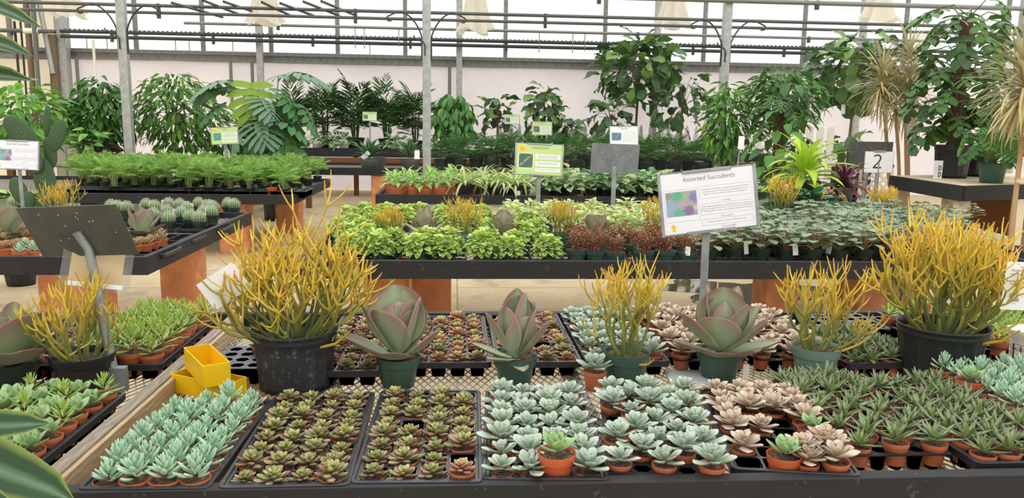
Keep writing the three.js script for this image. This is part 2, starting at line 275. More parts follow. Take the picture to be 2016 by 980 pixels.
// hanging wires, from the thin pipe or from the heating pipes
for (const [px, low, len] of [[699, 0, 0.4], [717, 0, 0.4], [785, 0, 0.35], [1062, 0, 0.4], [1128, 0, 0.4], [1152, 0, 0.36], [728, 1, 0.34], [170, 1, 0.3], [210, 1, 0.3], [345, 1, 0.25], [372, 1, 0.25], [458, 1, 0.22]]) {
  const z = low ? ZW + 0.55 : -15.6, y = low ? onZ(500, 80, z).y : onZ(600, 51, z).y; single('hanging_wire', 'thin wire hanging from the pipes before the glazing', 'wire', barGeo(V(0, 0, 0), V(0, -len, 0), 0.008, 4), M.beam, [colX(px, y, z), y, z], 0, 'hanging wires'); }
// gathered plastic sheets
for (const [px, py, w, z, hgt, lab] of [[522, 45, 66, -15.0, 1.25, 'gathered cream plastic sheet tied high beside the sloping rods'], [935, 62, 62, -15.0, 1.3, 'gathered cream plastic sheet hanging lowest, beside the slim post behind the hooks'], [1326, 52, 64, -15.0, 1.2, 'gathered cream plastic sheet hanging above the tallest fiddle leaf fig'], [1727, 42, 70, -15.0, 1.2, 'gathered cream plastic sheet with a torn round hem above the cane plants'], [135, 30, 60, -15, 1.2, 'gathered cream plastic sheet hanging by the corner post']]) {
  const b = onZ(px, py, z), k = mpp(b), n = 60, m = 10, g = new THREE.BufferGeometry(), p = [], ix = [], uv = []; seed(px);
  const ph = R(0, 6);
  for (let j = 0; j <= m; j++) for (let i = 0; i <= n; i++) { const a = i / n * 2 * Math.PI, q = j / m, r = w * k * 0.5 * lerp(1, 0.24, q ** 0.6) * (1 + (0.1 + 0.14 * (1 - q)) * Math.sin(a * 7 + ph + q) + 0.1 * Math.sin(a * 11 + 2)); p.push(Math.cos(a) * r, q * hgt + (1 - q) * 0.06 * Math.sin(a * 3 + ph), Math.sin(a) * r * 0.7); uv.push(a, q); }
  for (let j = 0; j < m; j++) for (let i = 0; i < n; i++) { const a = j * (n + 1) + i; ix.push(a, a + 1, a + n + 1, a + 1, a + n + 2, a + n + 1); }
  g.setAttribute('position', new THREE.Float32BufferAttribute(p, 3)); g.setAttribute('uv', new THREE.Float32BufferAttribute(uv, 2)); g.setIndex(ix); g.computeVertexNormals();
  single('plastic_sheet', lab, 'plastic sheet', g, M.plastic, b);
}
// the pipes and braces at the cream wall
for (const [px, w, y0, y1, m, lab, zo] of [[49, 12, 0, 140, M.pipeBrown, 'brown vertical pipe at the cream wall', 0.7], [61, 8, 0, 155, M.steelDark, 'grey vertical pipe at the cream wall beside the brown one', 0.8], [28, 5, 62, 150, M.pipeDark, 'thin black riser pipe at the cream wall', 0.6], [40, 4, 62, 150, M.pipeDark, 'thinner black riser pipe close to the brown pipe', 0.6], [101, 17, 88, 168, M.pipeBrown, 'rusty brown stub column beside the corner post', 0.5]]) {
  const b = onZ(px, y0 - 20, ZW + zo), a = V(b.x, 0, b.z); single('riser_pipe', lab, 'pipe', barGeo(V(0, 0, 0), V(0, b.y - a.y, 0), w * mpp(b) / 2, 8), m, [a.x, a.y, a.z]); }
{ const a = onZ(76, 0, ZW + 0.6), b = onZ(104, 145, ZW + 0.6); single('diagonal_brace', 'pale diagonal steel brace leaning to the corner post', 'brace', barGeo(V(0, 0, 0), b.clone().sub(a), 0.05, 8), M.steel, a);
  const c = onZ(0, 110, ZW + 0.3); single('cross_rail', 'dark cross rail along the cream wall', 'rail', bx(1.9, 0.1, 0.08), M.beam, [c.x + 0.35, c.y, c.z]);
  const d = onZ(183, 78, ZW + 0.55); single('drain_pipe', 'cream white vertical pipe hanging from the heating pipes', 'pipe', barGeo(V(0, -0.95, 0), V(0, 0, 0), 0.028, 8), M.pvc, d);
  const e = onZ(62, 61, ZW + 0.75), j = single('pipe_joint', 'white pipe coupling on the pipe at the cream wall', 'coupling', barGeo(V(-0.14, 0, 0), V(0.14, 0, 0), 0.055, 10), M.pvc, e);
  pipeRun('water_pipe', 'grey pipe along the cream wall to the white coupling', 'pipe', e.y, ZW + 0.75, 0.04, M.pipe, -12.9, -7.9, 3); }

// ---------------------------------------------------------------- benches
function latticeTop(name, parent, x0, x1, z0, z1, y, sx, sz, w, m) { // diamond mesh of two crossing families of strands
  const mb = new MB(), W = x1 - x0, Dp = z0 - z1, k = sx / sz; // x advance per z
  for (const s of [-1, 1]) for (let c = -Math.ceil(Dp * k / sx) - 1; c <= Math.ceil(W / sx) + Math.ceil(Dp * k / sx) + 1; c++) {
    // line x = c*sx + s*k*t, t in 0..Dp, clipped to 0..W
    let t0 = 0, t1 = Dp; const ta = (0 - c * sx) / (s * k), tb = (W - c * sx) / (s * k); t0 = Math.max(t0, Math.min(ta, tb)); t1 = Math.min(t1, Math.max(ta, tb)); if (t1 - t0 < 0.01) continue;
    const a = V(x0 + c * sx + s * k * t0, y + s * 0.0008, z0 - t0), b = V(x0 + c * sx + s * k * t1, y + s * 0.0008, z0 - t1), l = a.distanceTo(b);
    mb.add(bx(w, 0.003, 1), M4().compose(a.clone().add(b).multiplyScalar(0.5), new THREE.Quaternion().setFromUnitVectors(V(0, 0, 1), b.clone().sub(a).normalize()), V(1, 1, l)));
  }
  const o = mb.mesh(name, m, parent); o.userData.kind = 'stuff'; return o;
}
function flue(w, h, r = 0.035) {
  const s = new THREE.Shape(), a = w / 2, q = (sh, a, r) => { sh.moveTo(-a + r, -a); sh.lineTo(a - r, -a); sh.absarc(a - r, -a + r, r, -Math.PI / 2, 0); sh.lineTo(a, a - r); sh.absarc(a - r, a - r, r, 0, Math.PI / 2); sh.lineTo(-a + r, a); sh.absarc(-a + r, a - r, r, Math.PI / 2, Math.PI); sh.lineTo(-a, -a + r); sh.absarc(-a + r, -a + r, r, Math.PI, Math.PI * 1.5); };
  q(s, a, r); const hl = new THREE.Path(); q(hl, a - 0.022, r * 0.6); s.holes.push(hl);
  const g = new THREE.ExtrudeGeometry(s, { depth: h, bevelEnabled: false, curveSegments: 4 }); g.rotateX(-Math.PI / 2); return g;
}
function bench(label, x0, x1, z0, z1, o = {}) {
  const top = o.top ?? RAIL, h = o.h ?? 0.105, t = 0.038, y = top - h / 2, b = thing('display_bench', label, 'bench'), mf = o.front ?? M.blackwood;
  const side = (x, m) => { part('side_rail', rbx(t, h, z0 - z1 - 2 * t - 0.001, 0.003), m, b).position.set(x, y, (z0 + z1) / 2); };
  part('front_rail', rbx(x1 - x0, h, t, 0.003), mf, b).position.set((x0 + x1) / 2, y, z0 - t / 2);
  part('back_rail', rbx(x1 - x0, h, t, 0.003), mf, b).position.set((x0 + x1) / 2, y, z1 + t / 2);
  side(x0 + t / 2, o.left ?? mf); if (o.right !== 'none') side(x1 - t / 2, o.right ?? mf);
  const my = o.mesh ?? top - 0.05;
  for (let x = x0 + 0.5; x < x1 - 0.2; x += 0.8) part('cross_bar', bx(0.04, 0.05, z0 - z1 - 2 * t), M.greywood, b).position.set(x, my - 0.03, (z0 + z1) / 2);
  latticeTop('wire_mesh', b, x0 + t, x1 - t, z0 - t, z1 + t, my, o.sx ?? 0.05, o.sz ?? 0.1, o.w ?? 0.005, M.mesh);
  for (const [x, z, w, r = 0] of o.legs ?? []) { const l = part('leg', flue(w, top - h - 0.005), M.clay, b); l.position.set(x, 0, z); l.rotation.y = r; l.userData.label = 'terracotta flue tile'; }
  for (const [x, z, w] of o.posts ?? []) part('leg', rbx(w, top - h, w, 0.004), M.wood, b).position.set(x, (top - h) / 2, z);
  return b;
}
const NX0 = -0.905, NZ0 = -1.56, NZ1 = -3.13;
bench('black fronted wire mesh bench holding trays of small rosette succulents in rows', NX0, 3.1, NZ0, NZ1, { left: M.greywood, mesh: NEARY, sx: 0.026, sz: 0.06, w: 0.0032, front: M.blackwood, legs: [[-0.6, -2.0, 0.3], [-0.6, -2.8, 0.3], [1.2, -2.3, 0.3], [2.6, -2.3, 0.3]] });
bench('bench of pale green succulents and a black sign post, beside the wooden side rail', -3.4, NX0 - 0.002, NZ0, NZ1, { right: 'none', mesh: NEARY, sx: 0.026, sz: 0.06, w: 0.0032, legs: [[-1.5, -2.3, 0.3], [-3, -2.3, 0.3]] });
// timber side rail between the two, standing a little proud
{ const r = single('side_rail_board', 'weathered wooden board dividing the two succulent benches', 'board', rbx(0.014, 0.09, 1.48, 0.003), M.wood, [-0.859, 0.63, -2.34]); r.userData.label = 'tan wooden board along the side of the succulent bench'; }
const X2L = -0.89;
bench('bench of bright peperomias with a black rail on terracotta tile legs', X2L, 3.5, -4.32, -6.6, { mesh: MESHY, legs: [[-0.448, -4.93, 0.27], [-0.17, -5.3, 0.27], [colX(1525, 0.3, -5.1), -5.1, 0.25], [colX(1705, 0.3, -5.3), -5.3, 0.31], [-0.5, -6.2, 0.27]], posts: [[colX(1757, 0.3, -4.9), -4.9, 0.06], [colX(1782, 0.3, -5.2), -5.2, 0.12]] });
bench('bench of small barrel cacti with a black rail on terracotta tile legs', -6.5, -1.745, -4.42, -6.66, { mesh: MESHY, legs: [[colX(157, 0.35, -4.78), -4.78, 0.33], [onY(355, 622, 0).x, onY(355, 622, 0).z - 0.12, 0.27], [-4.6, -4.8, 0.33]] });
bench('bench crowded with leafy seedling palms in trays, black rail', -7.6, -1.72, -8.27, -10.72, { mesh: MESHY, legs: [[colX(466, 0.3, -8.7), -8.7, 0.31], [-4.5, -8.7, 0.31], [-2.2, -10.3, 0.31]] });
bench('bench of spider plants and small potted foliage with a black rail', -0.88, 2.35, -8.43, -10.5, { mesh: MESHY, legs: [[-0.5, -8.9, 0.3], [1.9, -8.9, 0.3]] });
bench('long grey topped bench along the back wall under the palms and ferns', -4.4, 6.4, -13.4, -15.1, { mesh: MESHY, h: 0.13, legs: [[colX(750, 0.4, -13.6), -13.6, 0.31], [-3.6, -13.8, 0.31], [1.6, -13.8, 0.31], [4.6, -13.8, 0.31]] });
// raised black trough shelf behind it
const SHELF = onZ(700, 291, -15.4).y;
{ const t = thing('raised_shelf', 'black fronted raised shelf with a brown ledge under the potted palms', 'shelf');
  const y1 = SHELF, y0 = SHELF - 0.17;
  part('fascia', rbx(10.6, y1 - y0, 0.04, 0.004), M.blackwood, t).position.set(1.0, (y0 + y1) / 2, -15.2); part('ledge', rbx(10.6, 0.1, 0.05, 0.005), M.brownwood, t).position.set(1.0, y0 - 0.06, -15.17); part('shelf_board', rbx(10.6, 0.03, 0.66, 0.004), M.greywood, t).position.set(1.0, y1 - 0.09, -15.56);
  for (let x = -4; x < 6.5; x += 2) part('leg', rbx(0.09, y0 + 0.06, 0.09, 0.004), M.brownwood, t).position.set(x, (y0 + 0.06) / 2, -15.6); }
// wooden boards edging the seedling bench
{ const a = onZ(280, 326, -10.9), b = onZ(395, 305, -12.6); const l = b.clone().sub(a); const t = single('timber_board', 'pale timber board edging the low stand behind the seedling palms', 'board', rbx(0.05, 0.1, l.length(), 0.004), M.palewood, a.clone().add(b).multiplyScalar(0.5)); t.lookAt(b.x, t.position.y, b.z); const c = onZ(460, 314, -12.9); single('timber_board', 'pale timber board laid across behind the monstera', 'board', rbx(2.6, 0.09, 0.05, 0.004), M.palewood, [c.x, c.y - 0.02, c.z]);
  const s = thing('plant_stand', 'grey slatted low stand behind the seedling palm bench', 'stand', [-4.6, 0, -12.6]); for (let i = 0; i < 8; i++) part('slat', rbx(4.4, 0.025, 0.12, 0.003), M.greywood, s).position.set(0, c.y - 0.09, -0.75 + i * 0.17 + 0.05); for (const x of [-2.1, 0, 2.1]) for (const z of [-0.65, 0.45]) part('leg', rbx(0.09, c.y - 0.105, 0.09, 0.004), M.brownwood, s).position.set(x, (c.y - 0.105) / 2, z); }
const STAND = onZ(460, 314, -12.9).y - 0.075;
// picket fence
function fence(label, px0, px1, z, step, w, topPx, h, point) {
  const t = thing('picket_fence', label, 'fence'), x0 = colX(px0, 1.2, z), x1 = colX(px1, 1.2, z), top = onZ((px0 + px1) / 2, topPx, z).y;
  const sh = new THREE.Shape(); const a = w / 2; sh.moveTo(-a, 0); sh.lineTo(a, 0); sh.lineTo(a, top - (point ? 0.22 : 0.03)); if (point) { sh.lineTo(a * 0.55, top - 0.19); sh.quadraticCurveTo(a * 1.1, top - 0.1, 0, top); sh.quadraticCurveTo(-a * 1.1, top - 0.1, -a * 0.55, top - 0.19); } else { sh.lineTo(a * 0.6, top); sh.lineTo(-a * 0.6, top); } sh.lineTo(-a, top - (point ? 0.22 : 0.03));
  const g = new THREE.ExtrudeGeometry(sh, { depth: 0.02, bevelEnabled: false, curveSegments: 5 });
  for (let x = x0; x <= x1; x += step) part('picket', g, M.fence, t).position.set(x, 0.02, z);
  for (const y of [0.35, top - 0.45]) part('rail', bx(x1 - x0 + 0.1, 0.09, 0.03), M.fence, t).position.set((x0 + x1) / 2, y, z - 0.02);
}
fence('white picket fence with pointed tops along the back curtain', 985, 1560, -16.35, 0.2, 0.1, 247, 1, true);
fence('grey white flat picket fence beside the tall moss pole plant', 1592, 1642, -12.2, 0.175, 0.11, 252, 1, false);
fence('short white flat picket fence between the prickly pear and the ficus', 118, 156, -12.2, 0.19, 0.12, 268, 1, false);
// corner table with a black fascia
const TY = EYE - 0.52;
{ const A = onY(1758, 345, TY), B = onY(1897, 365, TY), Cc = onY(2016, 362, TY), t = thing('corner_table', 'timber topped table with a black fascia under the big black pots', 'table');
  const dir = Cc.clone().sub(B).normalize(), E2 = B.clone().add(dir.clone().multiplyScalar(2.2)), F2 = A.clone().add(dir.clone().multiplyScalar(2.4));
  const quad = [A, B, E2, F2], sh = new THREE.Shape(); quad.forEach((p, i) => i ? sh.lineTo(p.x, -p.z) : sh.moveTo(p.x, -p.z));
  // tabletop planks
  const across = A.clone().sub(B), n = 6; for (let i = 0; i < n; i++) { const s0 = i / n + 0.004, s1 = (i + 1) / n - 0.004, pa = B.clone().addScaledVector(across, s0), pb = B.clone().addScaledVector(across, s1), pc = E2.clone().add(F2.clone().sub(E2).multiplyScalar(s1)), pd = E2.clone().add(F2.clone().sub(E2).multiplyScalar(s0)); const q = new THREE.Shape(); [pa, pb, pc, pd].forEach((p, k) => k ? q.lineTo(p.x, -p.z) : q.moveTo(p.x, -p.z)); const g = new THREE.ExtrudeGeometry(q, { depth: 0.03, bevelEnabled: false }); g.rotateX(-Math.PI / 2); part('plank', g, M.palewood, t).position.y = TY - 0.032; }
  for (const [p, q] of [[A, B], [B, E2]]) { const l = p.distanceTo(q), m = part('fascia', rbx(l + 0.02, 0.15, 0.035, 0.004), M.blackwood, t); m.position.set((p.x + q.x) / 2, TY - 0.078, (p.z + q.z) / 2); m.rotation.y = Math.atan2(-(q.z - p.z), q.x - p.x); m.translateZ(0.02); }
  for (const [s, d] of [[0.06, 0.08], [0.94, 0.08], [0.06, 1.2], [0.94, 1.2], [0.4, 0.3]]) { const p = B.clone().addScaledVector(across, s).addScaledVector(dir, d); part('leg', rbx(0.11, TY - 0.034, 0.11, 0.004), M.palewood, t).position.set(p.x, (TY - 0.034) / 2, p.z); }
  const bp = B.clone().addScaledVector(across, 0.5).addScaledVector(dir, 0.9); const bk = part('back_board', rbx(1.4, 0.5, 0.04, 0.004), M.brownwood, t); bk.position.set(bp.x, TY - 0.3, bp.z); bk.rotation.y = 1.4; }

// ---------------------------------------------------------------- leaves
const PROF = {
  lance: (s) => Math.sin(Math.PI * Math.pow(s, 0.75)) ** 0.9,
  ovate: (s) => Math.sin(Math.PI * Math.pow(clamp(s), 0.62)) ** 0.8,
  spoon: (s) => Math.max(0.34 * (1 - s), Math.sin(Math.PI * Math.pow(clamp(s), 1.7)) ** 0.75),
  round: (s) => Math.max(s < 0.3 ? 0.22 : 0, Math.sqrt(Math.max(0, 1 - ((s - 0.54) / 0.46) ** 2))),
  strap: (s) => Math.min(1, 0.45 + s * 4) * Math.sqrt(Math.max(0, 1 - Math.pow(s, 2.6))),
  spike: (s) => (1 - s) ** 0.75 * Math.min(1, 0.75 + s * 1.6),
  bean: (s) => Math.max(0.3 * (1 - s), Math.sin(Math.PI * Math.pow(clamp(s), 1.15)) ** 0.6),
  obov: (s) => Math.max(0.08, Math.sin(Math.PI * Math.pow(clamp(s), 1.25)) ** 0.7) * (1 - 0.22 * Math.sin(Math.PI * clamp(s * 2.1)) * (s < 0.48 ? 1 : 0)),
  tri: (s) => (s < 0.25 ? s / 0.25 : 1 - (s - 0.25) / 0.75),
};
// thin leaf: grows along +z, faces +y, starts at the origin; bend > 0 droops
function leaf({ L, W, n = 5, k = 1, prof = 'lance', bend = 0.5, fold = 0.2, col = [1, 1, 1], wave = 0, stalk = 0, twist = 0, up = 0 }) {
  const P = [], U = [], K = [], I = [], pf = PROF[prof] || prof; let y = 0, z = 0;
  const st = 2 * k + 1;
  for (let i = 0; i <= n; i++) {
    const s = i / n, a = up - bend * s; if (i) { const am = up - bend * (s - 0.5 / n); y += Math.sin(am) * L / n; z += Math.cos(am) * L / n; }
    const ss = stalk ? (s < stalk ? 0 : (s - stalk) / (1 - stalk)) : s, w = W / 2 * (stalk && s < stalk ? 0.05 : pf(ss)), tw = twist * s;
    for (let j = -k; j <= k; j++) {
      const u = j / k, lx = u * w * Math.cos(fold), ln = Math.abs(u) * w * Math.sin(fold) + (wave ? wave * W * Math.abs(u) * Math.sin(s * 15 + u * 2) : 0);
      const x = lx * Math.cos(tw) - ln * Math.sin(tw), nn = lx * Math.sin(tw) + ln * Math.cos(tw);
      P.push(x, y + nn * Math.cos(a), z - nn * Math.sin(a)); U.push(0.5 + u / 2, s);
      const c = typeof col === 'function' ? col(ss, u) : col; K.push(c[0], c[1], c[2]);
    }
  }
  for (let i = 0; i < n; i++) for (let j = 0; j < 2 * k; j++) { const a = i * st + j; I.push(a, a + st, a + 1, a + 1, a + st, a + st + 1); }
  const g = new THREE.BufferGeometry(); g.setAttribute('position', new THREE.Float32BufferAttribute(P, 3)); g.setAttribute('uv', new THREE.Float32BufferAttribute(U, 2)); g.setAttribute('color', new THREE.Float32BufferAttribute(K, 3)); g.setIndex(I); g.computeVertexNormals(); return g;
}
// fleshy leaf with a closed section
function fleshy({ L, W, T, n = 4, m = 6, prof = 'spoon', bend = -0.4, col = [1, 1, 1], cup = 0.35, up = 0, tip = 0.1 }) {
  const P = [], U = [], K = [], I = [], pf = PROF[prof] || prof; let y = 0, z = 0;
  for (let i = 0; i <= n; i++) {
    const s = 1 - (1 - i / n) ** 2, s0 = i ? 1 - (1 - (i - 1) / n) ** 2 : 0, a = up - bend * s; if (i) { const am = up - bend * (s + s0) / 2; y += Math.sin(am) * L * (s - s0); z += Math.cos(am) * L * (s - s0); }
    const q = i === n ? tip : 1, w = Math.max(W / 2 * pf(Math.min(s, 0.99)) * q, 1e-4), t = T / 2 * (0.55 + 0.45 * Math.sin(Math.PI * s)) * (i === n ? 0.1 : 1);
    for (let j = 0; j < m; j++) {
      const b = j / m * 2 * Math.PI, x = Math.cos(b) * w, sy = Math.sin(b), nn = (sy > 0 ? sy * t * 0.5 : sy * t) + cup * w * Math.cos(b) ** 2;
      P.push(x, y + nn * Math.cos(a), z - nn * Math.sin(a)); U.push(j / m, s); const c = typeof col === 'function' ? col(s, Math.cos(b), sy) : col; K.push(c[0], c[1], c[2]);
    }
  }
  for (let i = 0; i < n; i++) for (let j = 0; j < m; j++) { const a = i * m + j, b = i * m + (j + 1) % m; I.push(a, a + m, b, b, a + m, b + m); }
  for (let j = 1; j < m - 1; j++) I.push(n * m, n * m + j + 1, n * m + j);
  const g = new THREE.BufferGeometry(); g.setAttribute('position', new THREE.Float32BufferAttribute(P, 3)); g.setAttribute('uv', new THREE.Float32BufferAttribute(U, 2)); g.setAttribute('color', new THREE.Float32BufferAttribute(K, 3)); g.setIndex(I); g.computeVertexNormals(); return g;
}
// ---------------------------------------------------------------- pots
const potCache = new Map();
function potGeo(r, rb, h, style = 'lip', seg = 20) {
  const key = [r, rb, h, style, seg].join(); if (potCache.has(key)) return potCache.get(key);
  const w = Math.max(0.0018, r * 0.03), pts = [[0.0001, 0], [rb, 0]];
  if (style === 'band') pts.push([lerp(rb, r, 0.7) * 0.985, h * 0.7], [r * 1.0, h * 0.72], [r * 1.03, h * 0.97], [r * 1.06, h]);
  else if (style === 'nursery') pts.push([lerp(rb, r, 0.84), h * 0.84], [r * 1.02, h * 0.86], [r * 1.0, h * 0.9], [r * 1.01, h * 0.95], [r * 1.05, h * 0.965], [r * 1.05, h]);
  else pts.push([lerp(rb, r, 0.78), h * 0.78], [r * 1.04, h * 0.8], [r * 1.07, h]);
  const top = pts[pts.length - 1][0]; pts.push([top - w, h], [r - w * 1.5, h * 0.9], [rb - w, h * 0.1], [0.0001, h * 0.1]);
  let g;
  if (style === 'nursery') {
    const fine = []; for (let i = 0; i < pts.length - 1; i++) { const n = i === 1 ? 8 : 1; for (let k = 0; k < n; k++) fine.push([lerp(pts[i][0], pts[i + 1][0], k / n), lerp(pts[i][1], pts[i + 1][1], k / n)]); } fine.push(pts[pts.length - 1]);
    g = new THREE.LatheGeometry(fine.map(([a, b]) => new THREE.Vector2(a, b)), 120);
    const p = g.attributes.position; // arched flutes pressed into the side
    for (let i = 0; i < p.count; i++) { const x = p.getX(i), y = p.getY(i), z = p.getZ(i), rr = Math.hypot(x, z); if (rr < rb * 0.985 || y > h * 0.8 || y < h * 0.02) continue; const a = Math.atan2(z, x), ph = ((a / (2 * Math.PI) * 14) % 1 + 1) % 1, cx = Math.abs(ph - 0.5) * 2, arch = y < h * 0.7 || (y - h * 0.7) / (h * 0.1) < 1 - cx; if (cx < 0.66 && arch) { const k = 1 - 0.03; p.setX(i, x * k); p.setZ(i, z * k); } }
    g.computeVertexNormals();
  } else g = new THREE.LatheGeometry(pts.map(([a, b]) => new THREE.Vector2(a, b)), seg);
  const u = g.attributes.uv, p = g.attributes.position; for (let i = 0; i < u.count; i++) u.setXY(i, u.getX(i) * r * 6.28 * 4, p.getY(i) * 4);
  potCache.set(key, g); return g;
}
const soilCache = new Map();
function soilGeo(r) { const k = r.toFixed(4); if (!soilCache.has(k)) { const g = new THREE.CircleGeometry(r, 18, 0); g.rotateX(-Math.PI / 2); const u = g.attributes.uv; for (let i = 0; i < u.count; i++) u.setXY(i, u.getX(i) * r * 14, u.getY(i) * r * 14); soilCache.set(k, g); } return soilCache.get(k); }
function pot(parent, r, rb, h, m, style = 'lip', drop = 0.14) {
  part('pot', potGeo(r, rb, h, style), m, parent); part('soil', soilGeo(lerp(rb, r, 0.86)), M.soil, parent).position.y = h * (1 - drop); return h * (1 - drop);
}
const tagGeo = (() => { const s = new THREE.Shape(); s.moveTo(-0.5, 0); s.lineTo(0.5, 0); s.lineTo(0.5, 0.85); s.lineTo(0.36, 1); s.lineTo(-0.36, 1); s.lineTo(-0.5, 0.85); return new THREE.ExtrudeGeometry(s, { depth: 0.03, bevelEnabled: false }); })();
function tagOn(parent, x, y, z, w, h, ry = 0, rx = -0.2, rz = 0) { const t = part('plant_tag', tagGeo, M.tag, parent); t.position.set(x, y, z); t.rotation.set(rx, ry, rz); t.scale.set(w, h, 0.03); return t; }

// ---------------------------------------------------------------- small rosette succulents
const GA = 137.508 * D2R;
function rosetteSpots(n, o) { // list of matrices from outer to inner
  const a = []; const az0 = R(0, 6.28);
  for (let i = 0; i < n; i++) { const q = i / (n - 1), az = az0 + i * GA + R(-0.12, 0.12), pitch = lerp(o.p0, o.p1, q ** (o.pe ?? 1)) + R(-0.1, 0.1), s = lerp(1, o.s1, q ** (o.se ?? 1)) * R(0.9, 1.08), r = (o.r ?? 0.004) * (1 - q), y = (o.y0 ?? 0) + (o.rise ?? 0.01) * q; a.push([mat(Math.sin(az) * r, y, Math.cos(az) * r, az, pitch, s, R(-0.12, 0.12)), q]); }
  return a;
}
const KIND = {
  mint: { n: 26, g: () => fleshy({ L: 0.037, W: 0.0148, T: 0.008, prof: 'lance', bend: -0.4, cup: 0.15, col: (s) => mixc(C('#98bc98'), C('#bcdabc'), s) }), o: { p0: 0.22, p1: 1.4, s1: 0.5, rise: 0.036, r: 0.006, y0: 0.004 }, tint: (q) => jit([1, 1, 1], 0.1) },
  jade: { n: 22, g: () => fleshy({ L: 0.031, W: 0.019, T: 0.011, prof: 'bean', bend: -0.3, cup: 0.05, n: 4 }), o: { p0: 0.06, p1: 0.85, s1: 0.42, rise: 0.016, r: 0.009, y0: 0.006 }, tint: (q) => jit(q > 0.55 ? C(pick(['#9aa55a', '#8a9650', '#a8a868', '#8c8250', '#b3ab70'])) : C(pick(['#928a62', '#857d55', '#8a6c50', '#9c8262', '#76784c', '#a68a6a', '#6f6242', '#8e9460', '#7d5c46', '#8b7a60'])), 0.14) },
  rosy: { n: 22, g: () => fleshy({ L: 0.031, W: 0.019, T: 0.011, prof: 'bean', bend: -0.3, cup: 0.05, n: 4 }), o: { p0: 0.06, p1: 0.85, s1: 0.42, rise: 0.016, r: 0.009, y0: 0.006 }, tint: (q) => jit(q > 0.6 ? C(pick(['#b9b877', '#c2a06c'])) : C(pick(['#b07762', '#a8685a', '#b98b6c', '#9b6550', '#c08a72', '#8f8058'])), 0.14) },
  blue: { f: 1.14, n: 17, parts: true, g: () => fleshy({ L: 0.043, W: 0.0265, T: 0.006, prof: 'spoon', bend: -0.3, cup: 0.26, n: 4, tip: 0.25, col: (s, c) => mixc(C('#9bad97'), C('#c6d2be'), clamp(Math.abs(c) * 0.6 + (s - 0.7))) }), o: { p0: 0.12, p1: 1.05, s1: 0.4, rise: 0.014, r: 0.006, y0: 0.008 }, tint: () => jit([1, 1, 1], 0.08) },
  ghost: { f: 1.2, n: 15, parts: true, g: () => fleshy({ L: 0.046, W: 0.032, T: 0.006, prof: (s) => Math.max(0.3 * (1 - s), Math.sin(Math.PI * s ** 1.45) ** 0.8), bend: -0.3, cup: 0.22, n: 4, col: (s, c) => mixc(C('#b3a68d'), C('#d0baa8'), clamp(Math.abs(c) * 0.5 + s * 0.5)) }), o: { p0: 0.06, p1: 0.9, s1: 0.42, rise: 0.014, r: 0.005, y0: 0.01 }, tint: () => jit(pick([[1, 1, 1], [1.0, 0.95, 0.94], [0.94, 1.04, 0.92], [0.9, 0.86, 0.84], [1.06, 1.06, 1.02]]), 0.12) },
  spiky: { f: 1.12, n: 17, g: () => fleshy({ L: 0.056, W: 0.0215, T: 0.005, prof: 'spike', bend: -0.25, cup: 0.35, n: 4, col: (s) => mixc(C('#97ac6a'), C('#737a60'), clamp(s * 1.2)) }), o: { p0: 0.14, p1: 1.15, s1: 0.5, rise: 0.01, r: 0.004, y0: 0.008 }, tint: (q) => jit(q > 0.6 ? [1.05, 1.12, 0.9] : [0.95, 0.97, 0.98], 0.1) },
  scallop: { n: 13, parts: true, g: () => { const g = fleshy({ L: 0.052, W: 0.034, T: 0.004, prof: (s) => Math.max(0.22, Math.sin(Math.PI * s ** 1.1) ** 0.7) * (1 + 0.1 * Math.sin(s * 30)), bend: -0.45, cup: 0.3, n: 7, col: (s, c) => mixc(C('#85a96a'), C('#a9c48a'), Math.abs(c)) }); return g; }, o: { p0: 0.35, p1: 1.3, s1: 0.45, rise: 0.014, r: 0.005, y0: 0.006 }, tint: () => jit([1, 1, 1], 0.08) },
  lime: { n: 24, g: () => fleshy({ L: 0.044, W: 0.0115, T: 0.006, prof: 'lance', bend: -0.3, cup: 0.15, n: 4, col: C('#a0b968') }), o: { p0: 0.05, p1: 1.25, s1: 0.45, rise: 0.04, r: 0.006, y0: 0.006 }, tint: (q) => jit(q > 0.5 ? [1.12, 1.08, 0.8] : [0.92, 0.98, 0.9], 0.1) },
  dusk: { n: 18, g: () => fleshy({ L: 0.04, W: 0.019, T: 0.006, prof: 'spoon', bend: -0.3, cup: 0.3, n: 4, col: (s) => mixc(C('#8b8f7a'), C('#8a7770'), s) }), o: { p0: 0.15, p1: 1.2, s1: 0.45, rise: 0.012, r: 0.004, y0: 0.005 }, tint: () => jit([1, 1, 1], 0.14) },
  tan: { n: 18, g: () => fleshy({ L: 0.04, W: 0.016, T: 0.006, prof: 'lance', bend: -0.4, cup: 0.3, n: 4, col: (s) => mixc(C('#a9a271'), C('#bf9a78'), s) }), o: { p0: 0.3, p1: 1.3, s1: 0.5, rise: 0.02, r: 0.004, y0: 0.005 }, tint: () => jit([1, 1, 1], 0.12) },
};
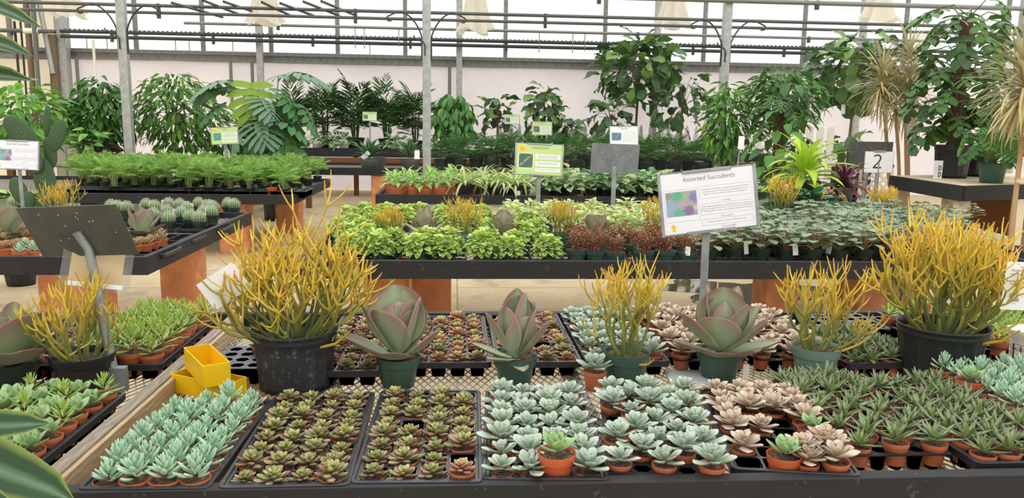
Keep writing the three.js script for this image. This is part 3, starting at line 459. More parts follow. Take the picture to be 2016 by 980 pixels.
// one small potted succulent prototype; bare = head without pot
const succProto = {};
function succ(kind, v, potStyle = 'tray') {
  const key = kind + v + potStyle; if (succProto[key]) return succProto[key];
  seed(kind.length * 977 + v * 131 + kind.charCodeAt(0) * 7 + 3);
  const K = KIND[kind], g = new THREE.Group(); let y;
  if (potStyle === 'big') y = pot(g, 0.038, 0.029, 0.068, M.orange, 'band', 0.1); else y = pot(g, 0.0275, 0.021, 0.05, M.terra, 'lip', 0.1);
  const base = (KIND[kind]._g ??= K.g()), spots = rosetteSpots(K.n + Math.floor(R(-2, 3)), K.o), fs = R(0.9, 1.12) * (K.f ?? 1);
  if (K.parts) for (const [m, q] of spots) { const l = part('leaf', base.clone(), M.waxy, g); const t = K.tint(q), c = l.geometry.attributes.color; for (let i = 0; i < c.count; i++) c.setXYZ(i, c.getX(i) * t[0], c.getY(i) * t[1], c.getZ(i) * t[2]); m.premultiply(M4().makeScale(fs, fs, fs)); m.decompose(l.position, l.quaternion, l.scale); l.position.y += y; }
  else { const mb = new MB(); for (const [m, q] of spots) { m.premultiply(M4().makeScale(fs, fs, fs)); mb.add(base, m, K.tint(q)); } mb.mesh('rosette', M.succ, g).position.y = y; }
  return succProto[key] = g;
}
// ---------------------------------------------------------------- nursery trays
function roundRect(s, x0, y0, x1, y1, r) { s.moveTo(x0 + r, y0); s.lineTo(x1 - r, y0); s.quadraticCurveTo(x1, y0, x1, y0 + r); s.lineTo(x1, y1 - r); s.quadraticCurveTo(x1, y1, x1 - r, y1); s.lineTo(x0 + r, y1); s.quadraticCurveTo(x0, y1, x0, y1 - r); s.lineTo(x0, y0 + r); s.quadraticCurveTo(x0, y0, x0 + r, y0); return s; }
const trayCache = new Map();
// w across, d deep, h tall; origin at the base centre, front at +z
function trayGeo(w, d, nx, nz, h, style) {
  const key = [w, d, nx, nz, h, style].join(); if (trayCache.has(key)) return trayCache.get(key);
  const mb = new MB(), px = w / nx, pz = d / nz, m = 0.006, deck = roundRect(new THREE.Shape(), -w / 2, -d / 2, w / 2, d / 2, 0.012);
  const cup = (cx, cz, rx, rz, sides) => { // tapering pocket below one opening
    const P = [], N = [], I = []; for (let k = 0; k < 2; k++) for (let j = 0; j < sides; j++) { const a = (j + 0.5) / sides * 2 * Math.PI, f = k ? 0.72 : 1, q = sides === 4 ? 1.34 : 1; P.push(cx + Math.cos(a) * rx * f * q, k ? 0.002 : h - 0.002, cz + Math.sin(a) * rz * f * q); N.push(-Math.cos(a), 0, -Math.sin(a)); }
    for (let j = 0; j < sides; j++) { const b = (j + 1) % sides; I.push(j, b, j + sides, b, b + sides, j + sides); } for (let j = 1; j < sides - 1; j++) I.push(sides, sides + j, sides + j + 1);
    const g = new THREE.BufferGeometry(); g.setAttribute('position', new THREE.Float32BufferAttribute(P, 3)); g.setAttribute('normal', new THREE.Float32BufferAttribute(N, 3)); g.setIndex(I); return g; };
  for (let j = 0; j < nz; j++) for (let i = 0; i < nx; i++) {
    const cx = -w / 2 + m + (w - 2 * m) / nx * (i + 0.5), cz = -d / 2 + m + (d - 2 * m) / nz * (j + 0.5), hx = (w - 2 * m) / nx / 2 - 0.003, hz = (d - 2 * m) / nz / 2 - 0.0025, hl = new THREE.Path();
    if (style === 'round') hl.absarc(cx, cz, Math.min(hx, hz) * 0.96, 0, Math.PI * 2, true); else roundRect(hl, cx - hx, cz - hz, cx + hx, cz + hz, 0.012);
    deck.holes.push(hl); mb.add(style === 'round' ? cup(cx, -cz, Math.min(hx, hz) * 0.96, Math.min(hx, hz) * 0.96, 10) : cup(cx, -cz, hx * 0.98, hz * 0.98, 4));
  }
  const dg = new THREE.ExtrudeGeometry(deck, { depth: 0.003, bevelEnabled: false, curveSegments: 3 }); dg.rotateX(-Math.PI / 2); mb.add(dg, M4().makeTranslation(0, h - 0.003, 0));
  if (style !== 'round') { const rim = roundRect(new THREE.Shape(), -w / 2 - 0.006, -d / 2 - 0.006, w / 2 + 0.006, d / 2 + 0.006, 0.016), hl = roundRect(new THREE.Path(), -w / 2 + 0.001, -d / 2 + 0.001, w / 2 - 0.001, d / 2 - 0.001, 0.012); rim.holes.push(hl); const rg = new THREE.ExtrudeGeometry(rim, { depth: 0.018, bevelEnabled: true, bevelThickness: 0.0015, bevelSize: 0.0015, bevelSegments: 1, curveSegments: 3 }); rg.rotateX(-Math.PI / 2); mb.add(rg, M4().makeTranslation(0, h - 0.016, 0)); }
  const g = mb.geo(); trayCache.set(key, g); return g;
}
// a tray by its four rim corners (front left, front right, back right, back left) on the bench top
function trayAt(label, c, nx, nz, base, h, style, m = M.tray) {
  const fx = (c[0].x + c[1].x) / 2, fz = (c[0].z + c[1].z) / 2, bxx = (c[2].x + c[3].x) / 2, bz = (c[2].z + c[3].z) / 2, w = (c[0].distanceTo(c[1]) + c[2].distanceTo(c[3])) / 2, d = Math.hypot(bxx - fx, bz - fz);
  const wq = Math.round(w * 200) / 200 - 0.012, dq = Math.round(d * 200) / 200 - 0.012;
  const t = single('nursery_tray', label, 'tray', trayGeo(wq, dq, nx, nz, h, style), m, [(fx + bxx) / 2, base, (fz + bz) / 2], Math.atan2(fx - bxx, fz - bz)); 
  t.userData.cells = undefined; delete t.userData.cells;
  return { o: t, w: wq, d: dq, nx, nz, h, base, spot(i, j) { const m2 = 0.006, x = -wq / 2 + m2 + (wq - 2 * m2) / nx * (i + 0.5), z = dq / 2 - m2 - (dq - 2 * m2) / nz * (j + 0.5); return V(x, 0, z).applyAxisAngle(V(0, 1, 0), t.rotation.y).add(V(t.position.x, 0, t.position.z)); } };
}
const KNAME = { mint: 'pointed_succulent', jade: 'jade_rosette', rosy: 'rosy_rosette', blue: 'blue_echeveria', ghost: 'pearl_echeveria', spiky: 'spiky_rosette', scallop: 'scalloped_kalanchoe', lime: 'star_succulent', dusk: 'dusky_echeveria', tan: 'tan_rosette' };
// fill a tray; j counts from the front row; skip lists 'i,j'
function fill(tr, kind, label, group, o = {}) {
  const skip = new Set(o.skip || []), alt = o.alt || {}, lift = o.lift ?? -0.003, nv = o.variants ?? 8; let k = 0;
  for (let j = 0; j < tr.nz; j++) for (let i = 0; i < tr.nx; i++) {
    if (skip.has(i + ',' + j) || (o.when && !o.when(i, j))) continue; const a = alt[i + ',' + j]; if (a) continue;
    const kd = Array.isArray(kind) ? kind[(i * 7 + j * 3 + k) % kind.length] : kind, p = tr.spot(i, j), proto = succ(kd, (i * 3 + j * 5 + k++) % nv);
    seed(i * 71 + j * 1301 + k * 17 + label.length); const s = (o.scale ?? 1) * R(0.92, 1.08), c = copy(proto, KNAME[kd], `${label}, ${ORD[i]} column, ${ORD[j]} row, counted from the board and rail`, 'succulent', [p.x + R(-0.002, 0.002), tr.base + tr.h - 0.05 * (o.pot ?? 1) + lift, p.z + R(-0.002, 0.002)], R(0, 6.28), group);
    c.scale.set(s, s * R(0.94, 1.06), s); c.rotation.x = R(-0.05, 0.05); c.rotation.z = R(-0.05, 0.05);
  }
}
// ---------------------------------------------------------------- pencil-stem euphorbia
function firestick(o) { // o: stems, height, spread, levels, bias [x,z], thick, lean list; returns stems and twigs parts
  const g = o.parent, lo = new MB(), hi = new MB(), G = [C('#61743f'), C('#707f42'), C('#556a3c')], Y = [C('#e0bf38'), C('#e6c840'), C('#d2b83c'), C('#dfb13e')], O = [C('#d79a5c'), C('#dda868'), C('#d08f62')];
  const grow = (p, dir, len, rad, lev, yel) => {
    const endDir = dir.clone().lerp(V(dir.x * 0.35, 1, dir.z * 0.35), o.lift ?? 0.55).add(V(R(-0.18, 0.18), R(-0.05, 0.1), R(-0.18, 0.18))).normalize();
    const a = p.clone(), b = p.clone().addScaledVector(dir, len * 0.36), c = b.clone().addScaledVector(dir.clone().lerp(endDir, 0.5).normalize(), len * 0.34), d = c.clone().addScaledVector(endDir, len * 0.34);
    const c0 = lev === 0 ? jit(pick(G), 0.12) : jit(mixc(pick(G), pick(Y), clamp(yel * 0.45 + (lev - 1) * 0.3)), 0.1), last = lev >= o.levels - 1;
    const c1 = lev === 0 ? jit(mixc(pick(G), pick(Y), 0.25), 0.1) : last ? jit(yel > 0.4 ? (rnd() < 0.3 ? pick(O) : pick(Y)) : mixc(pick(G), pick(Y), 0.6), 0.1) : c0;
    (lev === 0 ? lo : hi).limb([a, b, c, d], last ? [rad, rad * 0.95, rad * 0.85, rad * 0.45] : [rad * 1.08, rad, rad * 0.95, rad * 0.95], 6, [c0, c0, mixc(c0, c1, 0.5), c1]);
    if (last) { for (let k = 0; k < 3; k++) if (rnd() < 0.6) { const q = lerp(0.3, 0.9, rnd()), s = b.clone().lerp(d, q), az = R(0, 6.28), e = s.clone().add(V(Math.cos(az) * 0.4, 0.8, Math.sin(az) * 0.4).multiplyScalar(len * 0.12)); hi.limb([s, e], [rad * 0.35, rad * 0.12], 3, [c1]); } return; }
    const n = lev === 0 ? (rnd() < 0.5 ? 3 : 2) + (o.bushy ? 1 : 0) : rnd() < 0.45 ? 3 : 2, az0 = R(0, 6.28), up = endDir, sx = up.clone().cross(V(0.3, 0.1, 1)).normalize(), sz = sx.clone().cross(up);
    for (let k = 0; k < n; k++) { const az = az0 + k / n * 6.28 + R(-0.4, 0.4), sp = R(0.45, 0.85) * (o.open ?? 1); const nd = up.clone().addScaledVector(sx, Math.cos(az) * sp).addScaledVector(sz, Math.sin(az) * sp).normalize(); grow(d, nd, len * R(0.62, 0.95), rad * 0.8, lev + 1, clamp(yel + R(-0.15, 0.3))); }
    if (lev === 0 && rnd() < 0.5) { const az = R(0, 6.28); grow(c, V(Math.cos(az), 0.3, Math.sin(az)).normalize(), len * 0.5, rad * 0.7, Math.max(1, o.levels - 1), 0.2); }
  };
  for (let i = 0; i < o.stems; i++) {
    const az = i * GA + R(-0.3, 0.3), q = Math.sqrt((i + 0.5) / o.stems), tilt = q * (o.tilt ?? 0.9) * R(0.8, 1.15), dir = V(Math.cos(az) * Math.sin(tilt) + (o.bias?.[0] ?? 0), Math.cos(tilt), Math.sin(az) * Math.sin(tilt) + (o.bias?.[1] ?? 0)).normalize();
    grow(V(Math.cos(az) * q * o.base, o.y, Math.sin(az) * q * o.base), dir, o.height / (o.levels * 0.74) * R(0.8, 1.15) * (q > 0.8 ? 0.85 : 1), o.thick * R(0.85, 1.2), 0, q > 0.85 ? R(0, 0.5) : R(0.3, 1));
  }
  for (const [x, y, z, len, yel = 0.1, lev = 1] of o.extra ?? []) { const d = V(x, y, z).normalize(); grow(V(d.x * o.base * 0.8, o.y, d.z * o.base * 0.8), d, len, o.thick, lev, yel); }
  lo.mesh('stems', M.stem, g); const t = hi.mesh('twigs', M.stem, g); t.userData.label = 'yellow and orange pencil twigs'; return g;
}
// ---------------------------------------------------------------- paddle plant
const paddleGeo = [0, 1, 2].map((v) => { seed(40 + v); return fleshy({ L: 0.12, W: [0.122, 0.1, 0.066][v], T: 0.008, n: 8, m: 12, tip: 0.3, prof: v < 2 ? 'round' : (s) => Math.max(0.3 * (1 - s), Math.sin(Math.PI * s ** 1.25) ** 0.7), bend: [-0.35, -0.5, -0.3][v], cup: 0.22, col: (s, c, t) => mixc(t < -0.2 ? C('#98a483') : C('#a3b890'), C('#8f5f5c'), clamp((Math.abs(c) - 0.4) * 0.9 + (s - 0.5) * 1.15, 0, 0.9)) }); });
function paddle(name, label, pos, potR, potH, potM, leaves, s = 1, turn = 0, extra) {
  const t = thing(name, label, 'succulent', pos, turn); const y = pot(t, potR, potR * 0.74, potH, potM, 'band', 0.1);
  for (const [v, az, pitch, sc, h = 0.01, roll = 0] of leaves) { const l = part('leaf', paddleGeo[v], M.waxy, t); mat(Math.sin(az * D2R) * 0.012, y + h, Math.cos(az * D2R) * 0.012, az * D2R, pitch * D2R, sc * s, roll).decompose(l.position, l.quaternion, l.scale); }
  part('stalk', barGeo(V(0, y - 0.01, 0), V(0, y + 0.05 * s, 0), 0.012), M.green, t); return t;
}
// ---------------------------------------------------------------- generic foliage
// dome of leaves: each leaf leaves the centre outwards
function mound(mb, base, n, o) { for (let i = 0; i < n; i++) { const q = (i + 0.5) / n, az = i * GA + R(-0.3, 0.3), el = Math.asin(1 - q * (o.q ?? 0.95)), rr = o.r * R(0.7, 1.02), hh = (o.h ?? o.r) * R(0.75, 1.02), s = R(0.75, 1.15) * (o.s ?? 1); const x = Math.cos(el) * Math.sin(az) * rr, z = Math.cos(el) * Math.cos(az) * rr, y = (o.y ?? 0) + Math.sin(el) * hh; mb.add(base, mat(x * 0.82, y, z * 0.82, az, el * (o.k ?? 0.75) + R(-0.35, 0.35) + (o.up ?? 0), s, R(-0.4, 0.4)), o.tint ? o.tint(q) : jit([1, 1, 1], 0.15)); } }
// fountain of straps from a point
function fountain(mb, bases, n, o) { for (let i = 0; i < n; i++) { const q = i / n, az = i * GA + R(-0.2, 0.2), pitch = lerp(o.p0, o.p1, q ** (o.pe ?? 1)) + R(-0.12, 0.12); mb.add(pick(bases), mat(Math.sin(az) * (o.r ?? 0.01), (o.y ?? 0) + q * (o.rise ?? 0), Math.cos(az) * (o.r ?? 0.01), az, pitch, lerp(1, o.s1 ?? 0.6, q) * R(0.82, 1.12), R(-0.2, 0.2)), o.tint ? o.tint(q) : jit([1, 1, 1], 0.12)); } }
// feather frond along +z, arching
function frond(L, W, pairs, droop, c1, c2, lw = 0.11) {
  const mb = new MB(), pts = []; let y = 0, z = 0; const n = 8; pts.push(V(0, 0, 0)); for (let i = 1; i <= n; i++) { const a = 0.15 - droop * (i / n) ** 1.4; y += Math.sin(a) * L / n; z += Math.cos(a) * L / n; pts.push(V(0, y, z)); }
  mb.limb(pts, [L * 0.009, L * 0.003], 3, [C(c2)]); const lf = leaf({ L: 1, W: lw, n: 3, k: 1, prof: 'lance', bend: 0.7, fold: 0.25, col: C(c1) });
  for (let i = 0; i < pairs; i++) { const q = 0.24 + 0.76 * i / pairs, p = pts[Math.min(n, Math.round(q * n))].clone().lerp(pts[Math.max(0, Math.round(q * n) - 1)], R(0, 0.5)), l = W * Math.sin(Math.PI * (0.22 + 0.72 * q)) * R(0.9, 1.1); for (const s of [-1, 1]) mb.add(lf, mat(p.x, p.y, p.z, s * lerp(1.15, 0.45, q), 0.12 - droop * q * 0.4, l, s * -0.3), jit([1, 1, 1], 0.15)); }
  return mb.geo();
}
// split leaf: a midrib blade with finger lobes, hanging from a stalk at the origin
function splitLeaf(L, W, fingers, o = {}) {
  const mb = new MB(), c = o.col ?? C('#537c3a'), f = o.gap ?? 0.78;
  mb.add(leaf({ L, W: W * 0.3, n: 6, k: 1, prof: 'lance', bend: o.bend ?? 0.6, fold: 0.15, col: mixc(c, C('#9fc07a'), 0.15) }));
  for (const s of [-1, 1]) for (let i = 0; i < fingers; i++) { const q = (i + 0.25) / fingers, a = lerp(1.95, 0.42, q ** 0.85), l = W * 0.58 * Math.sin(Math.PI * (0.3 + 0.56 * q)) * 1.08, w = L / fingers * f * 1.7; const lf = leaf({ L: l, W: w, n: 4, k: 1, prof: (t) => Math.sqrt(Math.max(0, 1 - t ** 5)) * lerp(0.75, 1, t), bend: 0.5, fold: 0.12, col: mixc(c, C('#9fc07a'), 0.0) }); const t = q * 0.86, b = o.bend ?? 0.6; let y = 0, z = 0; for (let k = 0; k < 8; k++) { const an = -b * t * (k + 0.5) / 8; y += Math.sin(an) * L * t / 8; z += Math.cos(an) * L * t / 8; } mb.add(lf, mat(0, y, z, s * a, -b * t * 0.6, 1, s * -0.12)); }
  return mb.geo();
}

// ---------------------------------------------------------------- near bench: trays of succulents
const rimY = NEARY + 0.055, Q = (...p) => p.map(([x, y]) => onY(x, y, rimY));
const rect = (x0, x1, z0, z1) => [V(x0, rimY, z0), V(x1, rimY, z0), V(x1, rimY, z1), V(x0, rimY, z1)];
{
  const t1 = trayAt('black cell tray of mint green pointed succulents along the wooden side board', Q([142, 962], [420, 964], [530, 786], [352, 790]), 4, 8, NEARY, 0.055, 'sq');
  fill(t1, 'mint', "mint succulent beside the wooden board", 'mint succulents in the first tray', { scale: 1.12, skip: ['0,7'] });
  const t2 = trayAt('black cell tray of jade rosettes between the mint tray and its twin', Q([427, 964], [688, 955], [738, 768], [545, 780]), 4, 8, NEARY, 0.055, 'sq');
  fill(t2, 'jade', "rosette in the full jade tray", 'jade rosettes next to the mint tray', {});
  const t3 = trayAt('black cell tray of jade rosettes with two bare cells', Q([694, 955], [944, 948], [948, 768], [748, 770]), 4, 8, NEARY, 0.055, 'sq');
  fill(t3, 'jade', "rosette in the gappy jade tray", 'jade rosettes in the tray with bare cells', { skip: ['3,1', '1,4', '3,0'] });
  { const p = t3.spot(3, 0); copy(succ('rosy', 1), 'rosy_rosette', 'pink tinged fat leaved rosette in the corner of the jade tray', 'succulent', [p.x, NEARY + 0.012, p.z], 1); }
  const t4 = trayAt('black cell tray of powdery blue green echeverias', Q([950, 947], [1198, 942], [1146, 772], [956, 768]), 4, 7, NEARY, 0.055, 'sq');
  fill(t4, 'blue', "blue echeveria in square front tray", 'echeverias in the square celled front tray', { scale: 1.06, skip: ['2,0', '3,4'] });
  { const p = t4.spot(2, 0); copy(succ('scallop', 1, 'big'), 'scalloped_kalanchoe', 'bright green scalloped plant in an orange pot among the blue echeverias', 'succulent', [p.x - 0.005, NEARY + 0.02, p.z - 0.005], 2, undefined, 1.12); }
  const t5 = trayAt('black round celled tray with empty holes and staggered echeverias', Q([1207, 936], [1418, 935], [1374, 768], [1164, 770]), 5, 9, NEARY, 0.05, 'round');
  fill(t5, 'blue', "blue echeveria in round celled tray", 'echeverias in the round celled tray', { when: (i, j) => (i + j) % 2 === 0 && !(i === 0 && j >= 4 && j <= 5), lift: 0.014, scale: 1.04 });
  const t6 = trayAt('black cell tray of pinkish tan echeverias with several bare cells', Q([1436, 936], [1698, 926], [1560, 775], [1386, 768]), 4, 8, NEARY, 0.055, 'sq');
  fill(t6, 'ghost', "pearly echeveria in half-empty front tray", 'pearly echeverias in the half empty front tray', { skip: ['0,0', '1,0', '1,1', '2,1', '1,2', '2,2', '0,2', '2,3', '3,3', '2,4', '1,4', '3,2', '3,0'], lift: 0.004, scale: 1.03 });
  for (const [i, j, lab, k, v, s, dx] of [[1, 0, 'green scalloped plant in an orange pot at the front of the half empty tray', 'scallop', 2, 1, 0.015], [3, 3, 'green scalloped plant in an orange pot between tan and dark rosettes', 'scallop', 3, 0.88, 0]]) { const p = t6.spot(i, j); copy(succ(k, v, 'big'), 'scalloped_kalanchoe', lab, 'succulent', [p.x + dx, NEARY + 0.01, p.z], 1, undefined, s); }
  for (const [i, j, v] of [[3, 0, 1], [2, 0.6, 2], [3, 1.3, 3]]) { const p = t6.spot(i, j); copy(succ('ghost', v), 'pearl_echeveria', 'pearly tan echeveria leaning at the corner of the half empty tray', 'succulent', [p.x, NEARY + 0.016, p.z], v, 'corner echeverias of the half empty tray', 1.08); }
  const t7 = trayAt('black round celled tray of dark spiky rosettes with cups showing in front', rect(0.955, 1.215, -1.68, -2.22), 5, 9, NEARY, 0.05, 'round');
  fill(t7, 'spiky', "spiky rosette in round celled tray", 'spiky rosettes in the round celled tray', { when: (i, j) => (i + j) % 2 === 0 || j > 6, lift: 0.012, scale: 1.03 });
  const t8 = trayAt('black cell tray of dark spiky rosettes at the end of the front row', rect(1.225, 1.5, -1.62, -2.18), 4, 8, NEARY, 0.055, 'sq');
  fill(t8, 'spiky', "spiky rosette in square end tray", 'spiky rosettes in the square celled end tray', { scale: 1.05, lift: 0.004, skip: ['0,6', '1,6'] });
  { const p = onY(1903, 806, NEARY + 0.01); copy(succ('scallop', 0, 'big'), 'scalloped_kalanchoe', 'green scalloped plant in an orange pot beside the big black pot', 'succulent', [p.x, NEARY + 0.035, p.z], 1, undefined, 1.0); }
  const t9 = trayAt('black cell tray of mint succulents in front of the white patterned pot', rect(1.51, 1.79, -1.75, -2.3), 4, 8, NEARY, 0.055, 'sq');
  fill(t9, 'mint', "mint succulent by the patterned pot", 'mint succulents by the patterned pot', { scale: 1.12, lift: 0.015, when: (i, j) => j > 1 || i < 2 });
  // back row
  const bz0 = -2.42, bz1 = -3.04;
  const a1 = trayAt('black cell tray of rosy jade rosettes behind the big black pot', rect(-0.455, -0.17, bz0 + 0.08, bz1), 4, 8, NEARY, 0.055, 'sq'); fill(a1, ['jade', 'rosy'], "rosette behind the dusty black pot", 'jade rosettes behind the ribbed black pot', {});
  const a2 = trayAt('black cell tray of rosy jade rosettes behind the widest paddle plant', rect(-0.165, 0.115, bz0, bz1), 4, 8, NEARY, 0.055, 'sq'); fill(a2, ['jade', 'rosy', 'rosy'], "rosette behind the widest paddle plant", 'rosy rosettes behind the widest paddle plant', { skip: ['3,1'] });
  const b1 = trayAt('black cell tray of rosy jade rosettes behind the narrow paddle plant', rect(0.13, 0.415, bz0, bz1 - 0.03), 4, 8, NEARY, 0.055, 'sq'); fill(b1, ['rosy', 'jade', 'rosy'], "rosette behind the narrow paddle plant", 'rosy rosettes behind the narrow paddle plant', { skip: ['2,2', '0,7'] });
  const c1 = trayAt('black cell tray of blue green echeverias behind the green potted pencil plant', rect(0.43, 0.71, bz0, bz1 - 0.05), 4, 7, NEARY, 0.055, 'sq'); fill(c1, 'blue', "blue echeveria behind green-potted pencil cactus", 'echeverias behind the green potted pencil plant', { scale: 1.1 });
  const d1 = trayAt('black round celled tray of pinkish echeverias behind the cupped paddle plant', rect(0.73, 1.0, bz0 - 0.02, bz1 - 0.03), 5, 9, NEARY, 0.05, 'round'); fill(d1, 'ghost', "pinkish echeveria behind cupped paddle plant", 'pinkish echeverias behind the cupped paddle plant', { when: (i, j) => (i + j) % 2 === 0, lift: 0.012, scale: 1.1 });
  const d2 = trayAt('black round celled tray of pale pinkish echeverias beside the sign post', rect(1.01, 1.29, bz0 - 0.02, bz1 - 0.03), 5, 9, NEARY, 0.05, 'round'); fill(d2, 'ghost', "pale echeveria beside white sign's post", 'pale echeverias beside the white sign post', { when: (i, j) => (i + j) % 2 === 0, lift: 0.012, scale: 1.1 });
  const e1 = trayAt('black cell tray of spiky rosettes behind the grey green pot', rect(1.3, 1.58, -2.38, -2.8), 4, 6, NEARY, 0.055, 'sq'); fill(e1, 'spiky', "spiky rosette behind grey-green pot", 'spiky rosettes behind the grey green pot', { scale: 1.05 });
  const e2 = trayAt('empty black tray of round holes between the pencil plants', rect(1.42, 1.72, -2.82, -3.08), 5, 4, NEARY, 0.055, 'round', M.trayGrey);
  const f1 = trayAt('black round celled tray of bright green rosettes by the bench edge', rect(1.73, 2.02, -2.55, -3.05), 5, 8, NEARY, 0.05, 'round'); fill(f1, 'lime', "star succulent beside the empty tray", 'bright green rosettes next to the empty tray', { when: (i, j) => (i + j) % 2 === 0, lift: 0.02, scale: 1.1 });
  const g1 = trayAt('black cell tray of bright green rosettes behind the price tag', rect(2.04, 2.32, -2.5, -3.05), 4, 8, NEARY, 0.055, 'sq'); fill(g1, 'lime', "star succulent behind the price tag", 'bright green rosettes behind the price tag', { scale: 1.1 });
  for (const [px, py, lab] of [[1175, 778, 'blue green echeveria in an orange pot set behind the round celled tray'], [1745, 612, 'dense bright green rosette in an orange pot at the back edge of the bench'], [1787, 606, 'taller dense green rosette in an orange pot by the black pot rim']]) { const p = onY(px, py, NEARY); copy(succ(py > 700 ? 'blue' : 'lime', 2, py > 700 ? 'tray' : 'big'), 'potted_succulent', lab, 'succulent', py > 700 ? [p.x, NEARY + 0.001, p.z - 0.05] : [p.x, NEARY + 0.045, -2.98], 0, undefined, py > 700 ? 1.25 : 1); }
  // empty cups by the yellow bins
  trayAt('empty black round celled tray beside the ribbed black pot', rect(-0.78, -0.6, -2.36, -2.62), 3, 4, NEARY, 0.06, 'round');
  { const p = onY(478, 690, NEARY + 0.06); copy(succ('jade', 1), 'potted_succulent', 'lone rosette in an orange pot in the empty tray by the yellow bins', 'succulent', [-0.66, NEARY + 0.025, -2.57], 0, undefined, 1); }
}
// ---------------------------------------------------------------- bench beyond the wooden board
{
  const l1 = trayAt('black tray of bright green rosettes on the far side of the wooden board', rect(-1.215, -0.935, -1.63, -2.17), 4, 7, NEARY, 0.055, 'sq');
  fill(l1, ['lime', 'scallop', 'scallop'], "green succulent beyond the wooden board", 'green succulents beyond the wooden board', { scale: 1.08, lift: 0.01 });
  const l2 = trayAt('black tray of dusky grey rosettes next to the black potted pencil plant', rect(-1.51, -1.23, -1.63, -2.17), 4, 7, NEARY, 0.055, 'sq'); fill(l2, 'dusk', "dusky rosette before black-potted pencil cactus", 'dusky rosettes before the black pot', { scale: 1.1 });
  const l3 = trayAt('black tray of yellow green star shaped succulents by the wooden board', rect(-1.215, -0.935, -2.42, -3.02), 4, 7, NEARY, 0.055, 'sq'); fill(l3, 'lime', "star succulent behind leaning sign post", 'yellow green succulents behind the sign post', { scale: 1.35, lift: 0.006 });
  const l4 = trayAt('black tray of dusky rosettes behind the black potted pencil plant', rect(-1.51, -1.23, -2.42, -3.02), 4, 7, NEARY, 0.055, 'sq'); fill(l4, 'dusk', "dusky rosette behind black-potted pencil cactus", 'dusky rosettes behind the pencil plant', { scale: 1.2 });
  const l5 = trayAt('black tray of dusky rosettes behind the cut off paddle plant', rect(-1.81, -1.53, -2.42, -3.02), 4, 7, NEARY, 0.055, 'sq'); fill(l5, 'dusk', "dusky rosette behind half-seen paddle plant", 'dusky rosettes behind the half seen paddle plant', { scale: 1.2 });
}
// ---------------------------------------------------------------- tall pots on the near bench
function euphorbia(label, pos, potR, potRb, potH, potM, style, o) { const t = thing('pencil_cactus', label, 'potted plant', pos, 0); const y = pot(t, potR, potRb, potH, potM, style, o.drop ?? 0.16); seed(o.seed); firestick({ parent: t, y: y - 0.01, base: potR * 0.5, ...o }); return t; }
const back = (px, py, Y, dz) => { const p = onY(px, py, Y); return V(p.x, Y, p.z - dz); };
const fA = euphorbia('largest yellow pencil cactus in a ribbed dusty black pot beside the yellow bins', back(570, 778, NEARY, 0.1), 0.128, 0.112, 0.185, M.dusty, 'nursery', { seed: 21, stems: 22, height: 0.335, levels: 4, thick: 0.0054, tilt: 1.15, bushy: true, lift: 0.5, open: 1.1, extra: [[-1, 0.35, 0.3, 0.12], [-1, 0.12, 0.5, 0.13], [1, 0.55, 0.2, 0.13], [1, 0.3, 0.4, 0.12], [0.4, 1, -0.1, 0.165, 0.5, 0], [0.75, 1, 0.1, 0.14, 0.5, 1], [-0.7, 0.1, 0.8, 0.12], [0.9, -0.02, 0.75, 0.2, 0.4, 3], [-0.45, 1, 0.1, 0.125, 0.9, 0], [-0.2, 1, 0.1, 0.13, 0.9, 0]] });
const fD = euphorbia('bushy yellow pencil cactus in a ribbed black pot next to the white patterned pot', back(1882, 768, NEARY, 0.1), 0.135, 0.118, 0.195, M.black, 'nursery', { seed: 33, stems: 26, height: 0.36, levels: 4, thick: 0.0056, tilt: 0.8, bushy: true, lift: 0.55, open: 0.9, bias: [0.08, 0], extra: [[1, 0.4, 0.2, 0.2, 0.5], [1, 0.25, 0.6, 0.18, 0.3, 3], [0.5, 0.05, 0.9, 0.2, 0.4, 3], [-1, 0.6, 0.2, 0.16, 0.4]] });
const fB = euphorbia('upright pencil cactus in a dark green pot between two paddle plants', back(1237, 770, NEARY, 0.055), 0.074, 0.058, 0.115, M.green, 'band', { seed: 45, stems: 11, height: 0.29, levels: 4, thick: 0.0045, tilt: 0.5, lift: 0.6, open: 0.85, drop: 0.12, extra: [[-1, 0.55, 0.3, 0.12, -0.6, 2], [0.5, 0.75, 0.1, 0.13, -0.6, 2], [0.12, 1, 0, 0.15, -0.6, 2], [-0.6, 1, 0.1, 0.16, -0.6, 3], [0.4, -0.05, 0.9, 0.12, 0.2, 3]] });
const fC = euphorbia('leggy pencil cactus in a pale grey green pot behind the spiky rosettes', back(1617, 756, NEARY, 0.055), 0.077, 0.06, 0.115, M.greyGreen, 'band', { seed: 57, stems: 10, height: 0.28, levels: 4, thick: 0.0045, tilt: 0.7, lift: 0.55, open: 0.8, drop: 0.12, bias: [0.12, 0], extra: [[-0.35, 1, 0, 0.13, 0.7, 1], [0.6, 1, 0.1, 0.12, 0.8, 1], [1, 0.45, 0.3, 0.12, 0, 2], [1, 0.3, 0.4, 0.15, 0.4, 3]] });
const fE = euphorbia('small yellow pencil cactus in a plain black pot by the dark sign plate', back(148, 788, NEARY, 0.065), 0.085, 0.066, 0.125, M.black, 'lip', { seed: 69, stems: 11, height: 0.24, levels: 4, thick: 0.0045, tilt: 0.85, lift: 0.6, open: 0.8, bias: [-0.15, 0.05], extra: [[-1, 0.7, 0.2, 0.12, 0.6, 2], [-0.9, 0.9, 0.3, 0.1, 0.8, 2]] });
